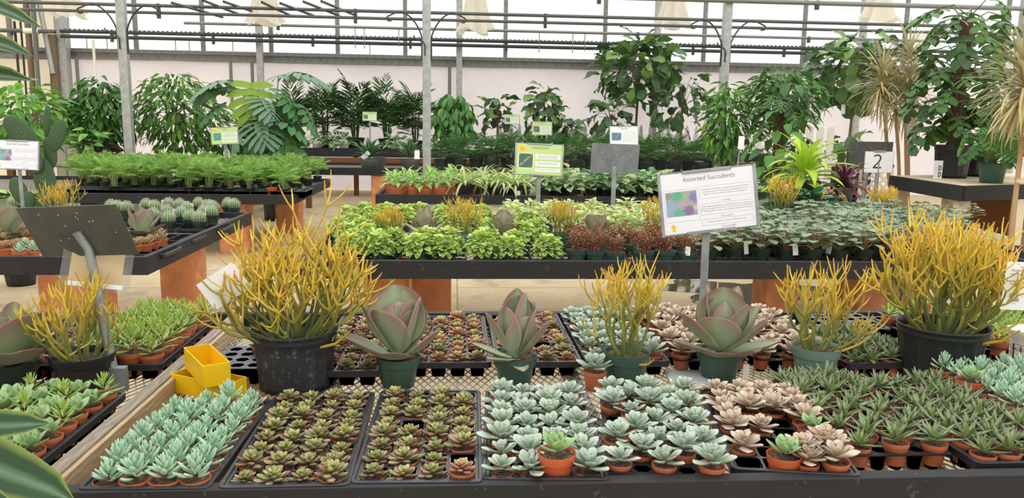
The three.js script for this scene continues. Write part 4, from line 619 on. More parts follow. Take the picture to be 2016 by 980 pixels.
// price tags tied to the two big plants
function printed(w, h, draw, px = 256) { const c = document.createElement('canvas'); c.width = px; c.height = Math.round(px * h / w); const x = c.getContext('2d'); draw(x, c.width, c.height); const t = new THREE.CanvasTexture(c); t.colorSpace = THREE.SRGBColorSpace; t.anisotropy = 8; return mk(0xffffff, 0.55, { map: t }); }
function card(w, h, d = 0.001) { return new THREE.BoxGeometry(w, h, d); }
{
  const p = onZ(441, 563, fA.position.z + 0.1), k = mpp(p), t = thing('hanging_tag', 'blank white card tag tied to the largest pencil cactus', 'tag', p); const c = part('card', card(84 * k, 62 * k), M.tag, t); c.rotation.set(0, 0.1, 33 * D2R); part('string', new MB().limb([V(32 * k, 26 * k, 0), V(45 * k, 38 * k, -0.01), V(60 * k, 34 * k, -0.03)], 0.0008, 4).geo(), M.tag, t);
  const q = onZ(2004, 563, fD.position.z + 0.16), j = mpp(q), m = printed(60, 96, (x, w, h) => { x.fillStyle = '#f0f0ee'; x.fillRect(0, 0, w, h); x.fillStyle = '#333'; x.beginPath(); x.arc(w * 0.42, 18, 5, 0, 7); x.fill(); x.strokeStyle = '#555'; x.lineWidth = 2; x.beginPath(); x.ellipse(w * 0.55, 44, 12, 5, -0.2, 0, 7); x.stroke(); x.font = 'italic 30px serif'; x.textAlign = 'center'; x.fillText('Homewood', w * 0.5, 82); x.font = 'bold 17px sans-serif'; x.fillText("Cactus 'Firestick' - 10\"", w * 0.5, 112); x.font = 'bold 16px sans-serif'; ['Bright/Medium Light. Allow', 'soil to dry between', 'waterings.'].forEach((s, i) => x.fillText(s, w * 0.5, 170 + i * 22)); x.fillStyle = '#999'; x.fillRect(10, 264, w - 20, 1); x.fillRect(10, 296, w - 20, 1); x.fillStyle = '#333'; x.fillText('PRICE   $49.99', w * 0.45, 286); for (let i = 0; i < 20; i++) x.fillRect(w * 0.3 + i * 4, 308, (i * 7) % 3 + 1, 32); x.font = '13px sans-serif'; x.fillText('46791', w * 0.45, 360); });
  const u = thing('hanging_tag', 'printed white price tag with a barcode on the bushy pencil cactus', 'tag', q); part('card', card(60 * j, 96 * j), m, u).rotation.z = -0.04; part('string', new MB().limb([V(-9 * j, 44 * j, 0), V(-6 * j, 62 * j, 0), V(-4 * j, 75 * j, -0.02)], 0.0008, 4).geo(), M.tag, u);
}
// paddle plants: [leaf shape, azimuth (0 faces the viewer), pitch, scale, height, roll]
paddle('paddle_plant', 'widest paddle plant with overlapping round mauve edged leaves in a dark green pot', back(782, 770, NEARY, 0.055), 0.068, 0.1, M.green, [[0, -150, 74, 1.25, 0.03], [0, 155, 72, 1.15, 0.03], [0, -85, 48, 1.2, 0.02], [0, 92, 62, 1.15, 0.02], [0, -38, 56, 1.05, 0.015], [0, -70, 18, 1.1, 0.0], [1, 75, 25, 1.0, 0.0], [1, 15, 78, 0.95, 0.03], [2, 60, 70, 1.1, 0.02], [2, -15, 80, 0.9, 0.03], [2, 40, 62, 1.0, 0.015], [0, -18, 14, 0.85, 0.0], [1, 120, 45, 1.0, 0.01]], 1.36);
paddle('paddle_plant', 'narrow paddle plant with two heads of mauve edged leaves in a dark green pot', back(1016, 768, NEARY, 0.055), 0.068, 0.098, M.green, [[1, -60, 65, 1.0, 0.02], [1, -150, 80, 1.12, 0.03], [2, 150, 82, 1.25, 0.03], [2, 60, 76, 1.2, 0.03], [2, -70, 50, 1.1, 0.01], [1, 80, 58, 1.0, 0.01], [1, 70, 38, 1.0, 0.005], [1, 30, 60, 0.95, 0.005], [2, -80, 15, 0.9, 0.0], [2, -40, 5, 0.85, 0], [2, 15, 75, 0.9, 0.02], [2, 110, 62, 1.0, 0.03], [2, 10, -15, 0.6, 0]], 1.32);
paddle('paddle_plant', 'cupped paddle plant opening like a bowl in a dark green pot before the white sign', back(1425, 756, NEARY, 0.055), 0.074, 0.1, M.green, [[0, -30, 50, 0.9, 0.01], [1, 165, 82, 1.25, 0.02], [1, -150, 72, 1.05, 0.02], [2, -120, 70, 1.25, 0.02], [2, 115, 66, 1.25, 0.02], [1, 85, 40, 1.1, 0.01], [1, -80, 30, 1.15, 0.01], [1, 60, 28, 1.1, 0.005], [2, 35, 55, 1.1, 0.02], [2, -70, 10, 1.1, 0.0], [2, 75, 8, 1.1, 0.0], [1, -25, 2, 0.9, 0.0], [1, 30, 3, 0.9, 0.0], [2, 0, 78, 0.9, 0.03]], 1.38);
paddle('paddle_plant', 'half seen reddish paddle plant in a dark pot on the bench beyond the board', back(5, 785, NEARY, 0.06), 0.075, 0.1, M.darkGreen, [[0, 60, 45, 1.15, 0.01], [0, 30, 15, 1.1, 0.0], [0, 100, 25, 1.0, 0.0], [1, 150, 70, 1.0, 0.02], [1, -60, 60, 1, 0.02], [1, -120, 40, 1, 0.01], [2, 20, 60, 0.9, 0.02]], 1.4);
// white pot labels stuck on the bench pots
for (const [px, py, w, h, dz, lab] of [[1460, 725, 12, 30, 0.035, 'white sticker label standing against the cupped paddle plant pot'], [1027, 766, 28, 8, 0.02, 'small white label lying by the narrow paddle plant pot'], [1627, 742, 22, 12, 0.02, 'small white label at the foot of the grey green pot']]) { const p = onY(px, py + h / 2, NEARY); single('pot_label', lab, 'label', card(w * mpp(p), Math.max(0.012, h * mpp(p))), M.tag, [p.x, NEARY + Math.max(0.012, h * mpp(p)) / 2 + 0.001, p.z + dz]); }
// grey plate on the mesh
{ const p = onY(1350, 752, NEARY); const t = single('metal_plate', 'flat pale grey plate lying on the mesh beside the cupped paddle plant', 'plate', rbx(0.15, 0.008, 0.16, 0.003), M.alu, [p.x + 0.02, NEARY + 0.0065, p.z - 0.02], -0.1); }
// yellow bins
function bin(label, L, W, H, pos, ry, rz = 0) {
  const g = thing('label_bin', label, 'bin', pos, ry); const t = 0.003, wall = (w, h, d, x, y, z, n) => { part(n, rbx(w, h, d, 0.0012), M.yellow, g).position.set(x, y, z); };
  wall(L, t, W, 0, t / 2, 0, 'base'); wall(L, H, t, 0, H / 2, W / 2, 'long_side'); wall(L, H, t, 0, H / 2, -W / 2, 'long_side'); wall(t, H, W, L / 2, H / 2, 0, 'end_panel'); wall(t, H, W, -L / 2, H / 2, 0, 'end_panel'); g.rotation.z = rz; return g;
}
bin('yellow plastic label bin lying lowest on the mesh', 0.225, 0.08, 0.058, [-0.75, NEARY + 0.002, -2.305], -0.5);
bin('yellow plastic label bin resting crosswise on top of the other bin', 0.225, 0.075, 0.066, [-0.748, NEARY + 0.064, -2.29], -1.02, 0.0);
// ivory pot with black scrollwork
{ const m = printed(1, 0.5, (x, w, h) => { x.fillStyle = '#e6e2d6'; x.fillRect(0, 0, w, h); x.strokeStyle = '#1e1e1e'; x.lineWidth = 5; for (let i = 0; i < 8; i++) { const c = (i + 0.5) * w / 8; x.strokeRect(i * w / 8 + 3, h * 0.14, w / 8 - 6, h * 0.72); for (const s of [-1, 1]) { x.beginPath(); x.arc(c + s * 12, h * 0.35, 12, 0, 5); x.stroke(); x.beginPath(); x.arc(c + s * 12, h * 0.65, 12, 1, 6); x.stroke(); } x.beginPath(); x.moveTo(c, h * 0.2); x.lineTo(c, h * 0.8); x.stroke(); } }, 512);
  const t = thing('patterned_pot', 'ivory pot with black scrollwork panels at the end of the bench', 'pot', [onY(2016, 752, NEARY).x + 0.05, NEARY + 0.0025, onY(2016, 752, NEARY).z - 0.05]); const pts = [[0.001, 0], [0.055, 0], [0.062, 0.02], [0.05, 0.035], [0.06, 0.05], [0.066, 0.13], [0.076, 0.15], [0.078, 0.165], [0.07, 0.165], [0.06, 0.13], [0.001, 0.12]];
  part('body', new THREE.LatheGeometry(pts.map((a) => new THREE.Vector2(...a)), 8), M.whitePot, t); part('scroll_band', new THREE.CylinderGeometry(0.0668, 0.0612, 0.075, 8, 1, true), m, t).position.y = 0.09; }

// ---------------------------------------------------------------- signs
function sign(label, base, H, w, h, face, o = {}) { // base on the bench, board centre H above the base
  const t = thing('plant_sign', label, 'sign', base, o.turn ?? 0); if (o.lean) t.rotation.z = o.lean;
  part('post', rbx(o.pw ?? 0.025, H, (o.pw ?? 0.025) * 0.45, 0.002), o.postM ?? M.galv, t).position.set(0, H / 2, 0);
  const b = new THREE.Group(); b.name = 'board'; b.position.set(0, H, 0.012); b.rotation.set(o.tilt ?? -0.12, o.yaw ?? 0, o.roll ?? 0, 'YXZ'); t.add(b);
  part('plate', rbx(w, h, 0.003, 0.001), o.plate ?? M.plate, b);
  if (face) { part('print', card(w * 0.955, h * 0.95), face, b).position.z = 0.003; for (const s of [-1, 1]) { part('side_channel', rbx(w * 0.03, h, 0.008, 0.001), M.galv, b).position.set(s * w * 0.487, 0, 0.004); part('clip', rbx(w * 0.5, h * 0.05, 0.008, 0.002), M.galv, b).position.set(0, s * h * 0.48, 0.005); } }
  if (o.holes) { seed(77); for (let i = 0; i < o.holes; i++) { const hl = part('rivet_hole', new THREE.CircleGeometry(w * 0.008, 8), M.hole, b); hl.position.set(R(-0.35, 0.4) * w, R(-0.15, 0.25) * h, (o.holeZ ?? 1) * 0.0022); } }
  if (o.footing) part('clamp', rbx(0.05, 0.07, 0.03, 0.003), M.plate, t).position.set(0, 0.05, 0);
  return t;
}
const textLines = (x, lines, cx, y, dy) => lines.forEach((s, i) => x.fillText(s, cx, y + i * dy));
const assorted = (extra) => printed(1.55, 1, (x, w, h) => {
  x.fillStyle = '#eeeef0'; x.fillRect(0, 0, w, h); x.fillStyle = '#3c3c3c'; x.textAlign = 'center'; x.font = '62px sans-serif'; x.fillText('Assorted Succulents', w * 0.52, h * 0.15);
  x.strokeStyle = '#777'; x.lineWidth = 2; x.strokeRect(w * 0.03, h * 0.27, w * 0.36, h * 0.53); // picture frame
  const bx0 = w * 0.045, by0 = h * 0.3, bw = w * 0.33, bh = h * 0.41; x.fillStyle = '#a9a3b2'; x.fillRect(bx0, by0, bw, bh);
  const blobs = [[0.1, 0.15, 0.13, '#8f9c8c'], [0.38, 0.18, 0.2, '#5cb88a'], [0.66, 0.2, 0.15, '#a9bf8b'], [0.92, 0.28, 0.2, '#8c7fc0'], [0.14, 0.62, 0.24, '#93b3cf'], [0.5, 0.56, 0.22, '#b5a9b0'], [0.78, 0.56, 0.15, '#b9b38b'], [0.72, 0.82, 0.2, '#8c6fa3'], [0.4, 0.92, 0.2, '#64b79a'], [0.95, 0.7, 0.1, '#d8c8d0']];
  x.save(); x.beginPath(); x.rect(bx0, by0, bw, bh); x.clip(); for (const [a, b, r, c] of blobs) for (let ring = 4; ring > 0; ring--) for (let k = 0; k < 9; k++) { const t = k / 9 * 6.283 + ring; x.fillStyle = c; x.globalAlpha = 0.85; x.beginPath(); x.ellipse(bx0 + a * bw + Math.cos(t) * r * bw * 0.2 * ring, by0 + b * bh + Math.sin(t) * r * bw * 0.2 * ring, r * bw * 0.22, r * bw * 0.13, t, 0, 7); x.fill(); x.globalAlpha = 0.3; x.strokeStyle = '#555'; x.lineWidth = 1; x.stroke(); } x.restore(); x.globalAlpha = 1;
  x.strokeStyle = '#777'; x.lineWidth = 2; for (const [y, hh] of [[0.26, 0.2], [0.55, 0.18], [0.81, 0.1]]) x.strokeRect(w * 0.41, h * y, w * 0.55, h * hh);
  x.fillStyle = '#555'; x.font = '19px sans-serif'; textLines(x, ['Succulent is a name given to plants which have thick fleshy,', 'juicy leaves, stems or roots which are adapted for storing', 'moisture. This does not mean the plant should dry out.'], w * 0.685, h * 0.32, 26);
  textLines(x, ['Prefer bright light indoors. Too little light will cause stretching.', 'Water thoroughly when the soil is dry to the touch, about every', '7-14 days and less in winter. The seedlings need more moisture.'], w * 0.685, h * 0.605, 25); x.fillText('The plants come in a variety of shapes and sizes.', w * 0.685, h * 0.865);
  x.font = '22px sans-serif'; x.fillText('CULTURE', w * 0.685, h * 0.53); x.fillText('SIZE & HABIT', w * 0.685, h * 0.79); x.font = 'italic 26px serif'; x.fillText('\u2767 Homewood', w * 0.68, h * 0.965); x.beginPath(); x.ellipse(w * 0.76, h * 0.945, 26, 8, -0.1, 0, 5); x.stroke();
  x.fillStyle = '#f3c928'; x.beginPath(); x.arc(w * 0.105, h * 0.88, 26, 0, 7); x.fill(); x.fillRect(w * 0.105 - 12, h * 0.88 + 16, 24, 24); x.fillStyle = '#444'; x.fillRect(w * 0.105 - 26, h * 0.88 + 42, 52, 4);
}, 1000);
const green = (title, star, px, dark) => printed(1.5, 1, (x, w, h) => {
  x.fillStyle = '#c3d98a'; x.fillRect(0, 0, w, h); x.fillStyle = '#5d6a4a'; x.textAlign = 'center'; x.font = Math.round(h * 0.11) + 'px sans-serif'; x.fillText(title, w * 0.52, h * 0.16); x.fillStyle = '#f2f2ec'; for (const [y, hh] of [[0.32, 0.16], [0.56, 0.15], [0.78, 0.11]]) x.fillRect(w * 0.42, h * y, w * 0.54, h * hh);
  x.fillStyle = '#8f92a0'; for (const y of [0.36, 0.4, 0.44, 0.6, 0.64, 0.82]) x.fillRect(w * (0.45 + (y * 37 % 1) * 0.03), h * y, w * 0.44, h * 0.014); x.fillStyle = '#f2f2ec'; x.fillRect(w * 0.05, h * 0.3, w * 0.33, h * 0.5); x.fillStyle = dark || '#4d6b52'; x.fillRect(w * 0.065, h * 0.32, w * 0.3, h * 0.46);
  for (let i = 0; i < 90; i++) { x.fillStyle = ['#9fb59a', '#6e8f76', '#b7a6b0', '#3d5644'][i % 4]; x.beginPath(); x.ellipse(w * (0.075 + (i * 0.618 % 1) * 0.28), h * (0.34 + (i * 0.381 % 1) * 0.42), w * 0.02, h * 0.015, i, 0, 7); x.fill(); }
  if (star) { x.fillStyle = '#f2c84a'; x.beginPath(); for (let i = 0; i < 10; i++) { const a = -Math.PI / 2 + i * Math.PI / 5, r = (i % 2 ? 0.07 : 0.17) * h * 1.15; x.lineTo(w * 0.13 + Math.cos(a) * r, h * 0.17 + Math.sin(a) * r); } x.fill(); x.fillStyle = '#b5452a'; x.font = 'bold ' + Math.round(h * 0.05) + 'px sans-serif'; x.fillText('PET', w * 0.13, h * 0.16); x.fillText('SAFE', w * 0.13, h * 0.22); }
}, px);
// by pixel of the board centre and row depth: sets the post length from the bench height
function signAt(label, px, py, wpx, hpx, z, Y, face, o = {}) { const c = onZ(px, py, z), k = mpp(c); return sign(label, [c.x + (o.dx ?? 0), Y, z], c.y - Y, wpx * k, hpx * k, face, o); }
signAt('large white sign reading Assorted Succulents on a grey post', 1396, 394, 196, 124, -2.96, NEARY, assorted(), { roll: 6.2 * D2R, tilt: -0.06, pw: 0.029, lean: 0.012 });
{ // the dark plate turned away, with a plastic sleeve hanging below it
  const b0 = onY(232, 772, NEARY), t = thing('plant_sign', 'dark grey sign plate seen from behind on a leaning post', 'sign', b0), c = V(-1.126, 1.116, -2.36).sub(b0), e = V(-1.105, 1.06, -2.375).sub(b0);
  part('post', new MB().limb([V(0, 0, 0), e, c.clone().add(V(0, 0, 0.008))], [0.014, 0.014], 6).geo(), M.galv, t); part('clamp', rbx(0.055, 0.075, 0.03, 0.003), M.plate, t).position.set(0, 0.042, -0.005);
  const p = part('plate', rbx(0.34, 0.175, 0.003, 0.001), M.plateDark, t); p.position.copy(c); p.rotation.set(0.438, -0.241, 0.075, 'YXZ'); seed(12); for (let i = 0; i < 11; i++) { const hl = part('rivet_hole', new THREE.CircleGeometry(0.0022, 8), M.hole, p); hl.position.set(R(-0.11, 0.13), R(-0.03, 0.07), 0.0022); }
  const s = part('sleeve', card(0.2, 0.125, 0.0008), M.sleeve, t), q = onZ(190, 532, -2.4).sub(b0); s.position.copy(q); s.rotation.set(-0.25, 0.15, -0.1); part('paper', card(0.15, 0.1, 0.0006), mk(0xcdb48a, 0.8), s).position.set(0, 0.01, 0.001); part('folded_edge', card(0.16, 0.014, 0.0008), M.paper, s).position.set(0, -0.046, 0.002);
}

// ---------------------------------------------------------------- plant prototypes for the middle and back benches
const PR = {};
function proto(key, build) { if (!PR[key]) { const g = new THREE.Group(); seed(key.length * 313 + key.charCodeAt(0) * 17 + key.charCodeAt(key.length - 1) * 71); build(g); PR[key] = g; } return PR[key]; }
const variants = (key, n, build) => Array.from({ length: n }, (_, v) => proto(key + v, (g) => { seed(v * 911 + key.length * 37 + key.charCodeAt(0)); build(g, v); }));
const edge = (c, e, w = 0.6) => (s, u) => Math.abs(u) > w ? C(e) : C(c);
const LF = {
  pep: leaf({ L: 0.043, W: 0.035, n: 5, prof: (s) => Math.sin(Math.PI * clamp(s) ** 0.8) ** 0.65, bend: 0.7, fold: 0.25, col: (s, u) => mixc(C('#9dbb4c'), C('#c9db84'), Math.abs(u)) }),
  pepv: leaf({ L: 0.062, W: 0.044, n: 4, k: 2, prof: 'ovate', bend: 0.6, fold: 0.22, col: (s, u) => Math.abs(u) > 0.4 ? C('#dfe6a6') : C('#8fb45e') }),
  red: leaf({ L: 0.05, W: 0.02, n: 4, prof: 'lance', bend: 0.9, fold: 0.6, col: (s, u) => mixc(C('#8c7a50'), C('#9a6248'), Math.abs(u)) }),
  melon: leaf({ L: 0.068, W: 0.058, n: 6, k: 3, prof: (s) => Math.sin(Math.PI * clamp(s) ** 0.75) ** 0.6, bend: 0.45, fold: 0.1, col: (s, u) => { const a = Math.abs(u); return a < 0.2 || (a > 0.5 && a < 0.8) ? C('#4f6f40') : C('#b3c2a4'); } }),
};
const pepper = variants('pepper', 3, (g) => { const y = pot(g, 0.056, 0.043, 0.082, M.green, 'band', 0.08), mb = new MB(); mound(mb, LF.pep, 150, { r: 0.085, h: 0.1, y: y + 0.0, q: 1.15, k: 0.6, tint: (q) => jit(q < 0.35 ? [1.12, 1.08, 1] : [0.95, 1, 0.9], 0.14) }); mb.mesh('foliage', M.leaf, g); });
const pepvar = variants('pepvar', 3, (g) => { const y = pot(g, 0.056, 0.043, 0.082, M.green, 'band', 0.08), mb = new MB(); mound(mb, LF.pepv, 75, { r: 0.1, h: 0.12, y, q: 1.1, k: 0.55, tint: () => jit([1, 1, 1], 0.12) }); mb.mesh('foliage', M.leaf, g); });
const pepred = variants('pepred', 3, (g) => { const y = pot(g, 0.056, 0.043, 0.07, M.green, 'band', 0.08), mb = new MB(), st = new MB(); for (let i = 0; i < 9; i++) { const az = i * GA, r = 0.028 * Math.sqrt(i / 9), h = R(0.06, 0.13), ox = Math.sin(az) * r, oz = Math.cos(az) * r, lean = V(Math.sin(az) * 0.3, 1, Math.cos(az) * 0.3); st.limb([V(ox, y, oz), V(ox, y, oz).addScaledVector(lean, h)], [0.003, 0.002], 4, [C('#b0604a')]); for (let k = 0; k < 12; k++) { const q = 0.25 + 0.75 * k / 12, p = V(ox, y, oz).addScaledVector(lean, h * q); mb.add(LF.red, mat(p.x, p.y, p.z, k * GA + i, lerp(0.3, 0.9, q), R(0.7, 1.05) * lerp(1, 0.7, q)), jit([1, 1, 1], 0.2)); } } st.mesh('stems', M.stem, g); mb.mesh('foliage', M.leaf, g).userData.label = 'folded red brown leaves'; });
const melon = variants('melon', 4, (g) => { const y = pot(g, 0.056, 0.043, 0.082, M.darkGreen, 'band', 0.08), mb = new MB(), st = new MB(); for (let i = 0; i < 30; i++) { const az = i * GA, q = (i + 0.5) / 30, r = 0.125 * Math.sqrt(q), h = lerp(0.15, 0.05, q) * R(0.85, 1.1), p = V(Math.sin(az) * r, y + h, Math.cos(az) * r); st.limb([V(0, y, 0), V(p.x * 0.5, y + h * 0.75, p.z * 0.5), p], [0.0025, 0.002], 4, [C('#a3875c')]); mb.add(LF.melon, mat(p.x - Math.sin(az) * 0.015, p.y, p.z - Math.cos(az) * 0.015, az, R(-0.15, 0.3), R(0.8, 1.15), R(-0.3, 0.3)), jit(rnd() < 0.25 ? [0.62, 0.7, 0.6] : [1, 1, 1], 0.22)); } st.mesh('stems', M.stem, g); mb.mesh('foliage', M.leaf, g).userData.label = 'silver striped round leaves'; });
const palmlet = variants('palmlet', 4, (g) => { const y = pot(g, 0.055, 0.042, 0.08, M.black, 'lip', 0.1), mb = new MB(); const fr = [0, 1, 2].map(() => frond(0.17, 0.09, 6, R(0.5, 1.1), '#86ac58', '#a9c07c', 0.2)); for (let i = 0; i < 26; i++) { const az = i * GA, q = i / 26, h = R(0.06, 0.16); mb.add(pick(fr), mat(Math.sin(az) * 0.035 * q, y + h, Math.cos(az) * 0.035 * q, az, lerp(1.2, 0.2, q) + R(-0.2, 0.2), R(0.75, 1.1)), jit(rnd() < 0.3 ? [1.25, 1.15, 0.9] : [1.0, 1.05, 0.9], 0.16)); if (i % 2) mb.limb([V(Math.sin(az) * 0.03 * q, y, Math.cos(az) * 0.03 * q), V(Math.sin(az) * 0.04 * q, y + h, Math.cos(az) * 0.04 * q)], 0.0025, 4, [C('#a6bd74')]); } mb.mesh('fronds', M.leafThin, g); });
const fernpot = variants('fernpot', 3, (g) => { const y = pot(g, 0.105, 0.082, 0.17, M.darkGreen, 'band', 0.1), mb = new MB(), fr = [0, 1, 2].map(() => frond(0.26, 0.11, 11, R(0.6, 1.3), '#4f7d3c', '#5e7f48')); for (let i = 0; i < 42; i++) { const q = i / 42, az = i * GA; mb.add(pick(fr), mat(Math.sin(az) * 0.06 * q, y + 0.06 + 0.2 * R(0.3, 1) * (1 - q * 0.7), Math.cos(az) * 0.06 * q, az, lerp(1.2, -0.1, q), R(0.75, 1.1), R(-0.3, 0.3)), jit(rnd() < 0.25 ? [1.25, 1.2, 0.9] : [0.9, 0.95, 0.9], 0.18)); } mb.limb([V(0, y, 0), V(0, y + 0.25, 0)], 0.008, 5, [C('#6a5a40')]); mb.mesh('fronds', M.leafThin, g); });
const strapsV = [0, 1].map((v) => leaf({ L: 0.26, W: 0.026, n: 7, k: 2, prof: 'strap', bend: 1.3 + v * 0.7, fold: 0.25, col: (s, u) => Math.abs(u) > 0.7 ? C('#e6ecae') : Math.abs(u) < 0.2 ? C('#d9e59c') : C('#7fa54c') }));
const spider = variants('spider', 3, (g, v) => { const y = pot(g, 0.075, 0.058, 0.11, M.black, 'lip', 0.08), mb = new MB(); fountain(mb, strapsV, 30, { p0: 0.35, p1: 1.45, y, s1: 0.8 }); mb.mesh('foliage', M.leaf, g); tagOn(g, 0.02, 0.03, 0.075, 0.035, 0.04, 0, 0); });
const smallLeafy = variants('leafy', 3, (g, v) => { const y = pot(g, 0.055, 0.042, 0.08, M.terra, 'band', 0.08), mb = new MB(), lf = leaf({ L: 0.12, W: 0.035, n: 5, k: 2, prof: 'lance', bend: 1.1, fold: 0.2, col: (s, u) => Math.abs(u) > 0.6 ? C('#dbe8a6') : C('#8fbf52') }); fountain(mb, [lf], 20, { p0: 0.15, p1: 1.4, y: y + 0.02, s1: 0.8, rise: 0.06 }); mb.mesh('foliage', M.leaf, g); });
const broadLeafy = variants('broad', 4, (g, v) => { const y = pot(g, 0.055, 0.042, 0.08, M.black, 'lip', 0.08), mb = new MB(), lf = leaf({ L: 0.1, W: 0.06, n: 5, k: 2, prof: 'ovate', bend: 0.8, fold: 0.2, col: v % 2 ? edge('#8fae6c', '#e3e9c4', 0.55) : (s, u) => mixc(C('#5f8f50'), C('#8db377'), Math.abs(u)) }); mound(mb, lf, 30, { r: 0.1, h: 0.13, y: y + 0.01, q: 1.05, k: 0.5 }); mb.mesh('foliage', M.leaf, g); });
const succulentMini = variants('tanmini', 3, (g) => { const y = pot(g, 0.04, 0.03, 0.06, M.terra, 'lip', 0.1), mb = new MB(), b = KIND.tan.g(); for (let h = 0; h < 3; h++) for (const [m, q] of rosetteSpots(14, KIND.tan.o)) { m.premultiply(M4().makeTranslation(Math.sin(h * 2.1) * 0.02, 0, Math.cos(h * 2.1) * 0.02)); mb.add(b, m, KIND.tan.tint()); } mb.mesh('rosettes', M.succ, g).position.y = y; });
// barrel cactus
const barrel = variants('barrel', 3, (g, v) => {
  const y = pot(g, 0.052, 0.04, 0.075, M.darkGreen, 'band', 0.08), r = 0.042, n = 14, geo = new THREE.SphereGeometry(r, n * 4, 14), p = geo.attributes.position, c = [];
  for (let i = 0; i < p.count; i++) { const a = Math.atan2(p.getZ(i), p.getX(i)), e = 1 + 0.09 * Math.cos(a * n), f = p.getY(i) > r * 0.8 ? 0.95 : 1; p.setXYZ(i, p.getX(i) * e, p.getY(i) * f * 0.95, p.getZ(i) * e); const k = mixc(C('#5d8050'), C('#b5b98a'), clamp(Math.cos(a * n) * 1.4 - 0.5)); c.push(...k); }
  geo.setAttribute('color', new THREE.Float32BufferAttribute(c, 3)); geo.computeVertexNormals(); part('body', geo, M.succ, g).position.y = y + r * 0.75;
  const sp = new MB(); for (let k = 0; k < n; k++) for (let j = 0; j < 7; j++) { const a = k / n * 6.283, e = -0.5 + j * 0.3, d = V(Math.cos(e) * Math.cos(a), Math.sin(e), Math.cos(e) * Math.sin(a)), b = d.clone().multiplyScalar(r * 1.07).add(V(0, y + r * 0.75, 0)); for (let q = 0; q < 3; q++) sp.limb([b, b.clone().addScaledVector(d, 0.008).add(V(R(-1, 1), R(-1, 1), R(-1, 1)).multiplyScalar(0.008))], [0.0006, 0.0003], 3); } sp.mesh('spines', M.spine, g).userData.kind = 'stuff'; });

